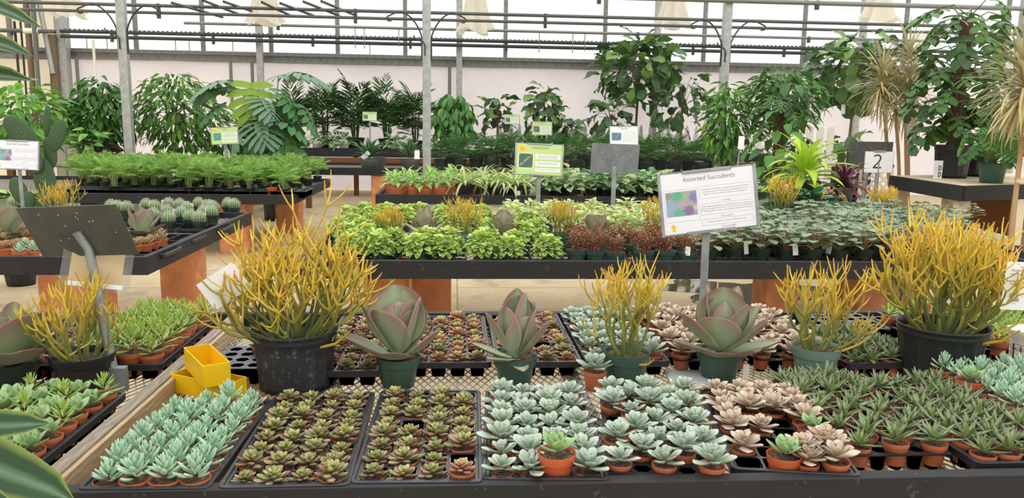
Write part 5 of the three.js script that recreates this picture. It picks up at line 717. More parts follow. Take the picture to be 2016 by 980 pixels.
// ---------------------------------------------------------------- peperomia bench
{
  const put = (ps, px, z, name, label, group, s = 1) => { const x = colX(px, MESHY, z); seed(Math.round(px * 7 + z * 100)); const c = copy(pick(ps), name, label, 'potted plant', [x, MESHY + 0.004, z], R(0, 6.28), group, s * R(0.92, 1.08)); return c; };
  const GL = 'bright green mounded peperomia in a dark green pot', GG = 'bright green peperomias';
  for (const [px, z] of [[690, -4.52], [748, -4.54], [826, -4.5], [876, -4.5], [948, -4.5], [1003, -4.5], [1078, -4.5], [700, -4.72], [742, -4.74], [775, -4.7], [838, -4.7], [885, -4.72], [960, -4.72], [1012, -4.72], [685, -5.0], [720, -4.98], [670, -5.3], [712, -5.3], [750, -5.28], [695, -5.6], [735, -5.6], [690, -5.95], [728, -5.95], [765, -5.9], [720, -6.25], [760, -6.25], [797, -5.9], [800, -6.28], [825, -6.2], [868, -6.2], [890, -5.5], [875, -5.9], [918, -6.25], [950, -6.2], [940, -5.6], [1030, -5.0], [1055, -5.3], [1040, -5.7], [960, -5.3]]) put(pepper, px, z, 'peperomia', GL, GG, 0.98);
  for (const [px, z] of [[1010, -6.25], [1045, -6.1], [1075, -5.8], [1085, -6.25], [1120, -6.2], [1150, -5.9], [1165, -6.3], [1200, -6.1], [1215, -5.7], [1235, -6.3], [1250, -5.5], [1270, -6.0], [1225, -5.35], [1285, -5.6], [1150, -5.55], [1260, -5.2], [1010, -5.95], [1300, -5.9]]) put(pepvar, px, z, 'variegated_peperomia', 'cream edged green peperomia behind the red leaved plants', 'cream edged peperomias', 1.05);
  for (const [px, z] of [[1135, -4.52], [1172, -4.5], [1210, -4.48], [1268, -4.5], [1310, -4.5], [1352, -4.48], [1150, -4.72], [1190, -4.72], [1232, -4.9], [1255, -4.72], [1300, -4.72], [1340, -4.75], [1208, -4.95], [1130, -4.95], [1285, -4.95]]) { const c = put(pepred, px, z, 'red_peperomia', 'red brown peperomia with narrow folded leaves', 'red brown peperomias', 1.12); if (px % 4 === 0) tagOn(c, 0.03, 0.06, 0.05, 0.03, 0.05, 0.2, -0.1); }
  for (let j = 0; j < 8; j++) for (let i = 0; i < 9; i++) { const z = -4.55 - j * 0.235, px = lerp(1395, 1800, i / 8) + (j % 2 ? 22 : 0) - j * 2; if (px > 1850 || (j > 4 && px > 1490 && px < 1560) || j === 7 && (px < 1440)) continue; const c = put(melon, px, z, 'watermelon_peperomia', `watermelon peperomia, ${ORD[i]} in the ${ORD[j]} row from the black rail, counted from the red peperomias`, 'watermelon peperomias', 1.0); if (j === 0 && i % 2) tagOn(c, 0.01, 0.06, 0.075, 0.045, 0.07, 0.1, -0.15); }
  for (const [px, z] of [[1850, -4.6], [1880, -5.0], [1920, -4.6], [1870, -5.5], [1850, -5.9], [1900, -6.2]]) put(melon, px, z, 'watermelon_peperomia', 'watermelon peperomia behind the bushy pencil cactus in the black pot', 'watermelon peperomias', 1.0);
  // open web carry trays under the pots
  const web = new MB(); for (let i = 0; i <= 6; i++) web.box(0.008, 0.03, 0.46, -0.2 + i * 0.4 / 6, 0.015, 0); for (let j = 0; j <= 9; j++) web.box(0.4, 0.006, 0.008, 0, 0.003 + (j % 3 ? 0 : 0.012), -0.23 + j * 0.46 / 9); const wg = web.geo();
  for (let i = 0; i < 9; i++) for (let j = 0; j < 2; j++) single('carry_tray', 'black open web carry tray under the peperomia pots', 'tray', wg, M.tray, [-0.6 + i * 0.46, MESHY + 0.0025, -4.62 - j * 0.5], 0, 'open web trays');
  // pencil cacti, paddle plants standing among them
  const pc = (px, z, label, s, pm, sd, st = 16, h = 0.2) => { const x = colX(px, MESHY, z); const t = euphorbia(label, [x, MESHY + 0.004, z], 0.075 * s, 0.058 * s, 0.12 * s, pm, 'band', { seed: sd, stems: Math.round(st * 0.7), height: h, levels: 4, thick: 0.0045, tilt: 0.7, lift: 0.6, open: 0.8, bushy: false, drop: 0.1 }); return t; };
  pc(768, -4.95, 'yellow pencil cactus in a black pot among the bright green peperomias', 1, M.black, 101, 14, 0.19);
  pc(914, -4.95, 'upright pencil cactus in a grey green pot between two wine red paddle plants', 1, M.greyGreen, 102, 14, 0.23);
  pc(1106, -4.95, 'yellow pencil cactus in a dark green pot behind the red peperomias', 1, M.green, 103, 16, 0.22);
  pc(1294, -5.1, 'orange pencil cactus half hidden by the white succulent sign', 1, M.green, 104, 12, 0.22);
  pc(1533, -6.3, 'dense leaning golden pencil cactus behind the watermelon peperomias', 1.1, M.black, 105, 22, 0.3);
  pc(1580, -6.3, 'sparse small pencil cactus beside the dense golden one', 0.7, M.black, 106, 6, 0.13);
  pc(1740, -6.35, 'yellow pencil cactus at the far edge of the watermelon peperomias', 1, M.black, 107, 18, 0.24);
  pc(120, -5.6, 'orange pencil cactus behind the dark sign plate', 1, M.black, 108, 14, 0.26).position.x = colX(125, MESHY, -5.6);
  const pl = (px, z, label, leaves, s, Y = MESHY) => paddle('paddle_plant', label, [colX(px, Y, z), Y + 0.004, z], 0.07, 0.1, M.green, leaves, s);
  pl(836, -4.95, 'wine red paddle plant with narrow leaves among bright peperomias', [[2, -70, 45, 1, 0.02], [2, 70, 45, 1.1, 0.02], [2, -30, 70, 1.1, 0.03], [2, 30, 55, 1, 0.02], [2, 150, 75, 1.2, 0.03], [2, -140, 70, 1.2, 0.03], [2, 100, 25, 1, 0.01], [2, -100, 25, 1, 0.01], [2, 0, 60, 0.9, 0.02]], 1.15);
  pl(990, -4.98, 'wine red paddle plant with broad cupped leaves beside the upright pencil cactus', [[0, -60, 55, 1, 0.02], [0, 60, 55, 1, 0.02], [1, 160, 75, 1.15, 0.03], [1, -150, 70, 1.1, 0.03], [0, 20, 40, 0.9, 0.01], [1, -90, 30, 1, 0.01], [1, 95, 30, 1, 0.01], [2, 0, 75, 0.9, 0.03]], 1.1);
  pl(1172, -4.98, 'paddle plant with two broad brown discs behind the red peperomias', [[0, -50, 62, 1.1, 0.02], [0, 50, 60, 1.1, 0.02], [1, 170, 75, 1.0, 0.02], [1, -120, 45, 1, 0.01], [1, 110, 40, 1, 0.01], [2, 0, 70, 0.8, 0.03]], 1.1);
  pl(18, -4.98, 'paddle plant with upright reddish leaves beside the tan rosettes', [[1, -60, 60, 1.2, 0.02], [1, 50, 50, 1.2, 0.02], [1, 160, 75, 1.2, 0.03], [1, -150, 70, 1.2, 0.03], [1, 100, 35, 1.1, 0.01], [2, 75, 12, 1.1, 0.0], [2, 20, 60, 1, 0.02]], 1.25);
  pl(281, -4.95, 'paddle plant with fanned grey pink leaves in front of the cacti', [[1, -60, 55, 1.2, 0.02], [0, 10, 60, 1.0, 0.02], [1, 60, 55, 1.2, 0.02], [2, 80, 20, 1.2, 0.0], [2, -80, 15, 1.2, 0.0], [1, 160, 75, 1.1, 0.03], [2, 110, 40, 1.2, 0.01], [0, 5, 15, 0.8, 0]], 1.15);
  // flowering kalanchoe
  const kx = colX(1627, MESHY, -6.45), k = thing('flowering_kalanchoe', 'leafy kalanchoe with coral flower heads behind the watermelon peperomias', 'potted plant', [kx, MESHY + 0.004, -6.45]); const y = pot(k, 0.06, 0.045, 0.09, M.black, 'lip', 0.08), mb = new MB(); seed(9); mound(mb, leaf({ L: 0.13, W: 0.09, n: 5, k: 1, prof: 'ovate', bend: 0.6, col: C('#5d8a55') }), 22, { r: 0.11, h: 0.1, y: y + 0.02, k: 0.5 }); mb.mesh('foliage', M.glossy, k);
  for (const [a, b, c] of [[-0.09, 0.16, 0.05], [0.0, 0.21, 0.02], [0.1, 0.15, 0.05]]) { const f = new MB(); for (let i = 0; i < 26; i++) f.add(new THREE.IcosahedronGeometry(0.0095, 0), M4().makeTranslation(a + R(-0.03, 0.03), y + b + R(-0.02, 0.02), c + R(-0.03, 0.03)), jit(C('#b5715c'), 0.2)); f.mesh('flower_head', M.succ, k); }
}
// ---------------------------------------------------------------- cactus bench
{
  const cc = [[985, 335], [1165, 335], [1112, 325], [1058, 305], [1240, 300], [1190, 298], [978, 295], [1095, 275], [1050, 255], [985, 250], [1162, 248], [1245, 268], [1215, 262], [1333, 250], [1370, 255], [905, 265], [855, 255], [900, 315], [742, 272], [690, 268], [650, 262], [80, 245]];
  cc.forEach(([a, b], i) => { const p = onY(a / 2.97, 320 + b / 2.97, MESHY + 0.095); const c = copy(barrel[i % 3], 'barrel_cactus', 'small ribbed barrel cactus in a dark green pot on the black railed bench', 'cactus', [p.x, MESHY + 0.012, p.z], i, 'barrel cacti', 1); if (i % 2) tagOn(c, 0.045, 0.07, -0.01, 0.024, 0.06, 0.4, -0.15); });
  const mp = { variants: 1 };
  for (const [x, z, n] of [[-1.98, -4.75, 0], [-2.28, -5.05, 0], [-2.0, -5.3, 0], [-2.45, -5.6, 0], [-1.97, -5.85, 0], [-2.4, -6.15, 0]]) single('nursery_tray', 'black nursery tray under the barrel cacti', 'tray', trayGeo(0.28, 0.52, 3, 6, 0.03, 'sq'), M.tray, [x, MESHY + 0.002, z], 1.57, 'trays under the cacti');
  seed(3);
  const mini = (px, py, lab, grp, ps) => { const p = onY(px, py, MESHY + 0.06); copy(pick(ps), 'rosette_cluster', lab, 'succulent', [p.x, MESHY + 0.004, p.z], R(0, 6.28), grp, 1.15); };
  for (const [px, py] of [[5, 492], [25, 490], [45, 486], [3, 475], [22, 472], [42, 470], [62, 468], [5, 460], [28, 458], [50, 456]]) mini(px, py, 'tan rosette cluster in an orange pot before the dark sign plate', 'tan rosettes by the paddle plant', succulentMini);
  for (const [px, py] of [[268, 485], [285, 483], [300, 478], [315, 473], [278, 472], [296, 468], [312, 465]]) mini(px, py, 'tan rosette cluster in an orange pot at the corner of the cactus bench', 'tan rosettes at the bench corner', succulentMini);
  for (const [px, py] of [[38, 497], [66, 494], [52, 488]]) mini(px, py, 'blue green rosette in an orange pot beside the tan rosettes', 'blue green rosettes by the tan ones', [succ('mint', 0), succ('mint', 1)]);
  // prickly pear
  const z = -6.45, b = V(colX(92, MESHY, z), MESHY + 0.003, z), k = mpp(b), t = thing('prickly_pear', 'tall prickly pear with flat dark green pads behind the small white sign', 'cactus', b); const y = pot(t, 0.12, 0.09, 0.1, M.black, 'lip', 0.08); const pg = new THREE.SphereGeometry(0.5, 20, 14); { const c = []; for (let i = 0; i < pg.attributes.position.count; i++) c.push(1, 1, 1); pg.setAttribute('color', new THREE.Float32BufferAttribute(c, 3)); }
  seed(4); const padM = mk(0x3a5531, 0.6), at = (px, py) => { const q = onZ(px, py, z); return [q.x - b.x, q.y - b.y]; };
  for (const [px, py, w, h, roll, dz] of [[88, 352, 44, 92, 0.1, 0], [40, 375, 40, 60, 0.35, 0.02], [66, 310, 50, 70, 0.3, 0.03], [112, 268, 40, 78, -0.5, 0.0], [86, 240, 17, 72, -0.1, -0.05], [44, 262, 50, 88, 0.75, 0.02], [95, 300, 34, 66, 0.1, -0.03], [62, 395, 30, 44, -0.1, 0.05], [92, 398, 36, 46, 0.1, 0.04]]) { const [x, yy] = at(px, py); const m = part('pad', pg, padM, t); m.position.set(x, yy, dz); m.scale.set(w * k * 0.88, h * k * 0.92, 0.035); m.rotation.set(0, R(-0.3, 0.3), roll); const ar = new MB(); for (let i = 0; i < 26; i++) { const a = i * GA, q = Math.sqrt((i + 0.5) / 26) * 0.46, ux = Math.cos(a) * q, uy = Math.sin(a) * q, uz = Math.sqrt(Math.max(0, 0.25 - q * q)); ar.add(bx(0.022, 0.014, 0.2), M4().makeTranslation(ux, uy, uz)); } const am = ar.mesh('areoles', M.spine, m); am.userData.kind = 'stuff'; am.scale.set(0.75, 0.75, 0.85); }
  signAt('small white succulent care sign in front of the prickly pear', 36, 305, 84, 58, -5.3, MESHY, assorted(), { pw: 0.022, dx: 0.0, roll: -0.03 });
}
// ---------------------------------------------------------------- seedling palm bench
{
  seed(31); let n = 0;
  for (let j = 0; j < 7; j++) { let m = 0; const z = -8.5 - j * 0.33; const x0 = colX(j === 0 ? 225 : j === 1 ? 190 : 150, MESHY, z), x1 = -1.86; for (let x = x1 - (j % 2) * 0.1; x > x0; x -= R(0.175, 0.22)) { if (j === 0 && rnd() < 0.55) continue; copy(palmlet[n++ % 4], 'seedling_palm', `bushy seedling palm, ${ORD[m++]} in the ${ORD[j]} row counted from the bench's aisle corner`, 'potted plant', [x, MESHY + 0.02, z + R(-0.03, 0.03)], R(0, 6.28), 'seedling palms', R(0.95, 1.2)); } }
  for (const [px, m] of [[165, M.tray], [245, M.tray], [310, M.tray], [385, M.trayGrey], [455, M.trayGrey], [520, M.trayGrey], [575, M.trayGrey]]) single('nursery_tray', 'flat round holed tray along the front of the seedling palms', 'tray', trayGeo(0.4, 0.5, 4, 5, 0.075, 'round'), m, [colX(px, MESHY, -8.63), MESHY + 0.002, -8.63], 0, 'trays under the seedling palms');
  { const p = V(colX(538, MESHY, -8.5), MESHY + 0.03, -8.45); single('empty_pot', 'orange plastic pot standing in the tray before the seedling palms', 'pot', potGeo(0.055, 0.042, 0.08, 'band'), M.orange, p); }
  signAt('green care sign with a yellow flower standing among the seedling palms', 443, 267, 53, 34, -10.1, MESHY, green('Palm', true, 256, '#3f9c86'), { roll: 0.06, pw: 0.035 });
}
// ---------------------------------------------------------------- spider plant bench
{
  const put = (ps, px, z, name, label, group, s = 1) => { const x = colX(px, MESHY, z); seed(Math.round(px * 3 + z * 100)); return copy(pick(ps), name, label, 'potted plant', [x, MESHY + 0.004, z], R(0, 6.28), group, s * R(0.92, 1.1)); };
  for (const [px, z] of [[781, -8.6], [815, -8.62], [836, -8.58], [866, -8.6], [882, -8.95], [770, -8.95], [800, -9.0], [845, -8.95], [770, -9.4], [810, -9.4], [850, -9.4], [890, -9.4]]) put(smallLeafy, px, z, 'leafy_pot_plant', 'light green striped leaf plant in a small orange pot', 'striped plants in orange pots', 1.4);
  for (const [px, z] of [[915, -8.62], [962, -8.75], [986, -8.58], [1012, -8.6], [935, -9.1], [905, -9.5], [985, -9.2], [1030, -9.1], [950, -9.6], [1020, -9.6]]) put(spider, px, z, 'spider_plant', 'yellow striped arching spider plant in a black pot', 'spider plants', 1.35);
  for (const [px, z] of [[1070, -8.6], [1095, -8.65], [1125, -8.6], [1085, -8.9], [1115, -8.95], [1165, -8.62], [1190, -8.65], [1215, -8.6], [1180, -8.95], [1205, -8.9], [1235, -8.9], [1255, -8.6], [1275, -8.65], [1262, -8.95], [1300, -8.6], [1310, -8.9], [1330, -8.6], [1140, -9.2], [1080, -9.3], [1170, -9.3], [1230, -9.3], [1290, -9.3], [1120, -9.6], [1200, -9.7], [1270, -9.7]]) put(broadLeafy, px, z, 'leafy_pot_plant', 'small broad leaved foliage plant in a black pot behind the peperomias', 'broad leaved plants', 1.4);
  for (const px of [1095, 1185, 1270]) single('nursery_tray', 'black round holed tray under the broad leaved plants', 'tray', trayGeo(0.42, 0.42, 4, 4, 0.06, 'round'), M.tray, [colX(px, MESHY, -8.75), MESHY + 0.002, -8.75], 0, 'trays under the broad leaved plants');
  signAt('green sign reading Peperomia with a yellow star', 1061, 314, 96, 63, -6.35, MESHY, green('Peperomia', true, 512), { roll: -0.035, pw: 0.035, tilt: -0.15 });
  signAt('blank grey sign plate seen from behind among the peperomias', 1210, 312, 95, 58, -5.95, MESHY, null, { pw: 0.034, roll: -0.02, holes: 9, tilt: 0.1 });
  signAt('white cactus care sign rising behind the blank grey plate', 1228, 268, 58, 40, -8.7, MESHY, printed(1.4, 1, (x, w, h) => { x.fillStyle = '#f0f0ee'; x.fillRect(0, 0, w, h); x.fillStyle = '#555'; x.textAlign = 'center'; x.font = '24px serif'; x.fillText('Cactus', w * 0.5, h * 0.16); x.fillStyle = '#5f7f9a'; x.fillRect(w * 0.06, h * 0.32, w * 0.34, h * 0.4); x.fillStyle = '#a9aab0'; for (let i = 0; i < 8; i++) x.fillRect(w * 0.45, h * (0.28 + i * 0.07), w * 0.48, 3); for (let i = 0; i < 30; i++) { x.fillStyle = i % 2 ? '#8fb0c4' : '#3f5f78'; x.beginPath(); x.arc(w * (0.08 + (i * 0.618 % 1) * 0.3), h * (0.34 + (i * 0.38 % 1) * 0.36), 6, 0, 7); x.fill(); } }), { pw: 0.03, roll: 0.02 });
}

// ---------------------------------------------------------------- tall plants
// branching crown: limbs from a trunk, leaves along the limb ends, kept inside an ellipsoid
function tree(name, label, base, o) {
  const t = thing(name, label, o.cat ?? 'tree', base, 0, o.group); seed(o.seed); const y0 = o.pot ? pot(t, o.pot[0], o.pot[0] * 0.78, o.pot[1], o.potM ?? M.black, 'nursery', 0.08) : 0;
  const wood = new MB(), lv = new MB(), wc = C(o.bark ?? '#6b5a45'), cy = o.cy, tips = [];
  const trunks = o.trunks ?? [[o.ox ?? 0, 0]];
  for (const [dx, dz] of trunks) wood.limb([V(0, y0 - 0.02, 0), V(dx * 0.4, lerp(y0, cy, 0.5), dz * 0.4), V(dx, cy, dz)], [o.tr, o.tr * 0.75], 7, [wc]);
  for (let i = 0; i < o.n; i++) { // points on and inside the crown
    const q = (i + 0.5) / o.n, az = i * GA, ph = Math.acos(1 - 2 * q), rr = Math.pow(R(0.25, 1), 0.5), p = V(Math.sin(ph) * Math.cos(az) * o.rx * rr, cy + Math.cos(ph) * o.ry * rr + (o.dy ?? 0), Math.sin(ph) * Math.sin(az) * (o.rz ?? o.rx) * rr);
    if (o.shape) { const k = o.shape((p.y - cy) / o.ry); p.x *= k; p.z *= k; } p.x += (o.skew ?? 0) * (p.y - cy) + (o.ox ?? 0); tips.push(p);
  }
  const nb = o.branches ?? 14; for (let i = 0; i < nb; i++) { const e = tips[Math.floor((i + 0.5) / nb * tips.length)], tk = trunks[i % trunks.length], s = V(tk[0], lerp(lerp(y0, cy, 0.7), cy, rnd()), tk[1]); wood.limb([s, s.clone().lerp(e, 0.5).add(V(0, 0.05, 0)), e], [o.tr * 0.4, o.tr * 0.15], 5, [wc]); }
  for (const p of tips) { const az = Math.atan2(p.x - (o.ox ?? 0), p.z) + R(-0.7, 0.7), out = Math.hypot(p.x, p.z) / o.rx;
    if (o.cluster) for (let k = 0; k < o.cluster; k++) { const m = mat(p.x, p.y, p.z, az + k * 6.283 / o.cluster + R(-0.3, 0.3), o.pitch + R(-0.35, 0.35), R(0.8, 1.15), R(-0.4, 0.4)); lv.add(pick(o.leaves), m, o.tint()); }
    else { const m = mat(p.x, p.y, p.z, az, o.pitch + R(-(o.spread ?? 0.5), o.spread ?? 0.5) + (p.y > cy ? 0.25 : -0.1), R(0.75, 1.2), R(-0.6, 0.6)); if (o.parts) { const l = part('leaf', pick(o.leaves), pick(o.parts), t); m.decompose(l.position, l.quaternion, l.scale); } else lv.add(pick(o.leaves), m, o.tint()); } }
  wood.mesh('branches', M.bark, t); if (!o.parts || o.cluster) lv.mesh('foliage', o.mat ?? M.leaf, t); return t;
}
const at = (px, py, z) => onZ(px, py, z);
const H = (px, py, z) => onZ(px, py, z).y;
const lance = [0, 1].map((v) => leaf({ L: 0.18, W: 0.056, n: 4, prof: 'lance', bend: 0.7 + v * 0.4, fold: 0.25, col: (s, u) => mixc(C('#507a36'), C('#669344'), Math.abs(u)) }));
const tintG = () => jit(rnd() < 0.18 ? [1.5, 1.35, 0.8] : rnd() < 0.4 ? [0.7, 0.78, 0.75] : [0.95, 1, 0.95], 0.2);
const tintD = () => jit(rnd() < 0.1 ? [1.3, 1.25, 0.9] : [0.6, 0.72, 0.68], 0.25);
// tree given by its crown box in the photo and the surface it stands on
function crown(name, label, px0, px1, py0, py1, z, Y, o) { const c = at((px0 + px1) / 2, (py0 + py1) / 2, z), k = mpp(c), x = o.basePx ? at(o.basePx, 300, z).x : c.x; return tree(name, label, [x, Y, z], { ox: c.x - x, cy: c.y - Y, rx: (px1 - px0) / 2 * k, ry: (py1 - py0) / 2 * k, rz: (px1 - px0) / 2 * k * 0.8, skew: 0, ...o }); }
crown('ficus_tree', 'dense dark long leaved ficus beside the first hooked post', 140, 262, 150, 302, -11.8, 0, { seed: 1, n: 900, leaves: lance, tint: tintD, tr: 0.03, pitch: -0.5, pot: [0.18, 0.3], branches: 24 });
crown('ficus_tree', 'lighter long leaved ficus between the hooked post and the monstera', 262, 428, 140, 300, -12.4, STAND, { seed: 2, n: 780, leaves: lance, tint: tintG, tr: 0.028, pitch: -0.45, pot: [0.16, 0.1], branches: 24 });
crown('ficus_tree', 'small dark shrub between the ficus and the monstera', 380, 470, 200, 312, -13.0, STAND, { seed: 3, n: 240, leaves: lance, tint: tintD, tr: 0.02, pitch: -0.3, pot: [0.14, 0.1] });
crown('leafy_shrub', 'mixed bright green foliage behind the prickly pear', -30, 130, 160, 300, -11.3, 0.0, { seed: 4, n: 300, leaves: [leaf({ L: 0.22, W: 0.1, n: 4, prof: 'ovate', bend: 0.8, fold: 0.2, col: (s, u) => mixc(C('#5f9a3f'), C('#86b45c'), Math.abs(u)) })], tint: tintG, tr: 0.03, pitch: -0.2, pot: [0.2, 0.3], cat: 'potted plant' });
crown('leafy_shrub', 'light green broad leaved bush between the picket fence and ficus', 150, 200, 250, 330, -11.3, 0.0, { seed: 5, n: 90, leaves: [leaf({ L: 0.2, W: 0.09, n: 4, prof: 'ovate', bend: 0.8, col: C('#7fae55') })], tint: tintG, tr: 0.02, pitch: -0.1, pot: [0.16, 0.28], cat: 'potted plant' });
crown('croton', 'dark maroon leaved croton at the foot of the dense ficus', 180, 222, 288, 318, -11.3, 0, { seed: 6, n: 46, leaves: [leaf({ L: 0.2, W: 0.07, n: 4, prof: 'lance', bend: 0.6, col: C('#4a2a34') })], tint: () => jit([1, 1, 1], 0.3), tr: 0.02, pitch: 0.3, pot: [0.14, 0.3], cat: 'potted plant' });
crown('leafy_shrub', 'pale green leafy plant behind the small white sign', -20, 70, 330, 395, -6.9, 0.2, { seed: 61, n: 70, leaves: [leaf({ L: 0.14, W: 0.08, n: 4, prof: 'ovate', bend: 0.8, col: C('#8fb867') })], tint: tintG, tr: 0.02, pitch: 0, pot: [0.14, 0.2], cat: 'potted plant' }).position.y = 0;
// monstera with its own leaves
{ const z = -11.6, p = at(545, 335, z), k = mpp(p), t = thing('monstera', 'large monstera with split leaves in a black pot behind the seedling palms', 'potted plant', [p.x, 0, z]); const py = H(545, 300, z); part('pot', potGeo(0.24, 0.2, py, 'nursery'), M.black, t); part('soil', soilGeo(0.22), M.soil, t).position.y = py * 0.93;
  const geos = [splitLeaf(0.42, 0.42, 6, { col: C('#4b7d45') }), splitLeaf(0.42, 0.4, 6, { col: C('#7f9f2f'), bend: 0.5 }), splitLeaf(0.42, 0.44, 7, { col: C('#6f8f72'), bend: 0.9 })], stems = new MB(); seed(14);
  for (const [px, py2, s, g, az, pitch, dz] of [[450, 158, 1.15, 2, -100, -10, 0.1], [500, 168, 1.2, 1, 10, -60, 0.15], [575, 142, 1.05, 2, 100, 0, 0], [545, 150, 0.9, 2, 160, 20, -0.1], [525, 195, 0.95, 2, 40, -20, 0.25], [508, 215, 0.9, 1, 0, -70, 0.2], [490, 235, 1.0, 2, -60, -45, 0.2], [545, 228, 1.15, 0, 80, -20, 0.25], [520, 235, 1.1, 2, 20, -20, 0.3], [565, 222, 1.0, 0, 50, -60, 0.2], [508, 268, 1.1, 0, -20, -65, 0.35], [580, 262, 1.15, 0, 30, -72, 0.35], [470, 175, 0.9, 0, -120, 10, 0], [440, 205, 0.8, 0, -80, -30, 0.1], [560, 180, 0.9, 0, 60, -40, 0.1], [600, 210, 0.85, 0, 80, -50, 0.1], [525, 290, 0.8, 0, 0, -60, 0.3]]) { const q = at(px, py2, z); const l = part('leaf', geos[g], M.glossy, t); const x = q.x - p.x, y = q.y; mat(x, y, dz, az * D2R, pitch * D2R, s * 1.3, R(-0.2, 0.2)).decompose(l.position, l.quaternion, l.scale); stems.limb([V(0, py * 0.92, 0), V(x * 0.6, lerp(py, y, 0.75), dz * 0.5), V(x, y, dz)], [0.014, 0.008], 5, [C('#4f6f3c')]); }
  stems.mesh('stalks', M.stem, t); }
// parlour palms on the raised shelf
const bigFrond = [0, 1, 2].map((v) => { seed(v + 60); return frond(0.75, 0.32, 17, 0.7 + v * 0.35, '#4a7036', '#61793f'); });
const palmProto = variants('palm', 3, (g, v) => { const y = pot(g, 0.17, 0.14, 0.26, M.black, 'lip', 0.08), mb = new MB(); for (let i = 0; i < 46; i++) { const q = i / 46, az = i * GA, h = R(0.1, 0.85) * (1 - q * 0.45); mb.add(pick(bigFrond), mat(Math.sin(az) * 0.07, y + h, Math.cos(az) * 0.07, az, lerp(1.35, 0.35, q) + R(-0.15, 0.15), R(0.65, 1.05), R(-0.3, 0.3)), jit(rnd() < 0.15 ? [1.2, 1.2, 0.9] : [0.72, 0.8, 0.74], 0.2)); if (i < 16) mb.limb([V(Math.sin(az) * 0.05, y, Math.cos(az) * 0.05), V(Math.sin(az) * 0.09, y + h, Math.cos(az) * 0.09)], 0.009, 5, [C('#4e6a3c')]); } mb.mesh('fronds', M.leaf, g); });
const SY = SHELF - 0.075;
[[578, 1.0], [640, 0.96], [700, 1.12], [762, 1.08], [818, 0.95]].forEach(([px, s], i) => { const c = copy(palmProto[i % 3], 'parlour_palm', 'tall feathery palm on the raised black shelf at the back', 'potted plant', [colX(px, 1, -15.7), SY + 0.001, -15.72], i * 1.3, 'palms on the raised shelf', s * 0.92); tagOn(c, 0.05, 0.7, 0.28, 0.07, 0.17, 0.1, 0); });
{ const lf = leaf({ L: 0.2, W: 0.08, n: 4, prof: 'ovate', bend: 0.8, col: (s, u) => mixc(C('#6fa05a'), C('#c4dba6'), Math.abs(u)) });
  const wp = variants('whitepot', 2, (g) => { const y = pot(g, 0.085, 0.07, 0.15, M.whitePot, 'band', 0.08), mb = new MB(); mound(mb, lf, 40, { r: 0.17, h: 0.14, y, k: 0.5, q: 1 }); mb.mesh('foliage', M.leaf, g); });
  for (const px of [624, 655, 677, 775, 792]) copy(wp[px % 2], 'white_pot_plant', 'small green plant in a white pot at the edge of the raised shelf', 'potted plant', [colX(px, 1, -15.36), SY + 0.001, -15.36], px, 'white potted plants', 1);
  const agl = leaf({ L: 0.34, W: 0.1, n: 6, k: 2, prof: 'lance', bend: 0.8, fold: 0.25, col: (s, u) => Math.abs(u) < 0.3 ? C('#7fa06f') : C('#3f6b3c') });
  for (const [px, lab, sd] of [[727, 'broad leaved plant in a grey green pot with a fallen white tag', 5], [808, 'broad leaved plant in a grey green pot with tags, nearer the hooked post', 6]]) { const t = thing('aglaonema', lab, 'potted plant', [colX(px, 0.8, -13.62), MESHY + 0.003, -13.62]); seed(sd); const y = pot(t, 0.17, 0.13, 0.2, M.greyPot, 'band', 0.08), mb = new MB(); fountain(mb, [agl], 26, { p0: 0.5, p1: 1.45, y: y + 0.02, r: 0.04, rise: 0.1, s1: 0.95 }); mb.mesh('foliage', M.glossy, t); tagOn(t, sd === 5 ? -0.1 : 0.12, y + 0.02, 0.15, 0.09, 0.16, 0, -0.3, sd === 5 ? -0.8 : 0); }
  single('empty_pot', 'grey pot standing behind the two broad leaved plants', 'pot', potGeo(0.11, 0.085, 0.2, 'band'), M.greyPot, [colX(748, 0.8, -14.2), MESHY + 0.002, -14.2]);
  signAt('small green sign between the palms on the raised shelf', 728, 229, 28, 18, -15.1, SHELF, green('Palm', false, 128), { pw: 0.03 }); }
// umbrella plant
{ const lf = leaf({ L: 0.26, W: 0.09, n: 5, prof: 'obov', bend: 1.1, fold: 0.2, col: (s, u) => mixc(C('#4f8244'), C('#6c9b56'), Math.abs(u)) });
  crown('umbrella_plant', 'umbrella plant with drooping leaf whorls behind the middle hooked post', 846, 938, 175, 282, -15.5, SY, { seed: 8, n: 46, leaves: [lf], cluster: 7, pitch: -0.55, tint: tintG, tr: 0.02, cat: 'potted plant', pot: [0.16, 0.1], mat: M.glossy, branches: 20 }); }
// fiddle leaf figs
const figTones = [0x5a8238, 0x456c33, 0x365a2e, 0x789c40, 0x4c733a];
const figM = figTones.map((c) => mk(c, 0.9, { transmission: 0.28, thickness: 0, clearcoat: 0.5, clearcoatRoughness: 0.3 }));
const figDark = [figM[1], figM[2], figM[2], figM[4], figM[0]];
const figLeaf = [0, 1, 2].map((v) => leaf({ L: 0.36, W: 0.24, n: 7, k: 2, prof: 'obov', bend: 0.5 + v * 0.35, fold: 0.22, wave: 0.06 }));
const figL2 = figLeaf.map((g) => { const h = g.clone(); h.scale(0.8, 0.8, 0.8); return h; });
const fig = (label, a, b, c, d, z, Y, o) => crown('fiddle_leaf_fig', label, a, b, c, d, z, Y, { leaves: figLeaf, parts: figM, tr: 0.03, pitch: -0.25, spread: 0.85, tint: () => [1, 1, 1], branches: 14, ...o });
fig('tallest fiddle leaf fig tree with a bare trunk against the back curtain', 1205, 1370, 48, 200, -14.9, 0, { seed: 11, n: 190, basePx: 1276, tr: 0.035, shape: (h) => (h > 0.5 ? 0.7 : 1.05), rz: 0.5, pot: [0.2, 0.3] }).position.z = -16.1;
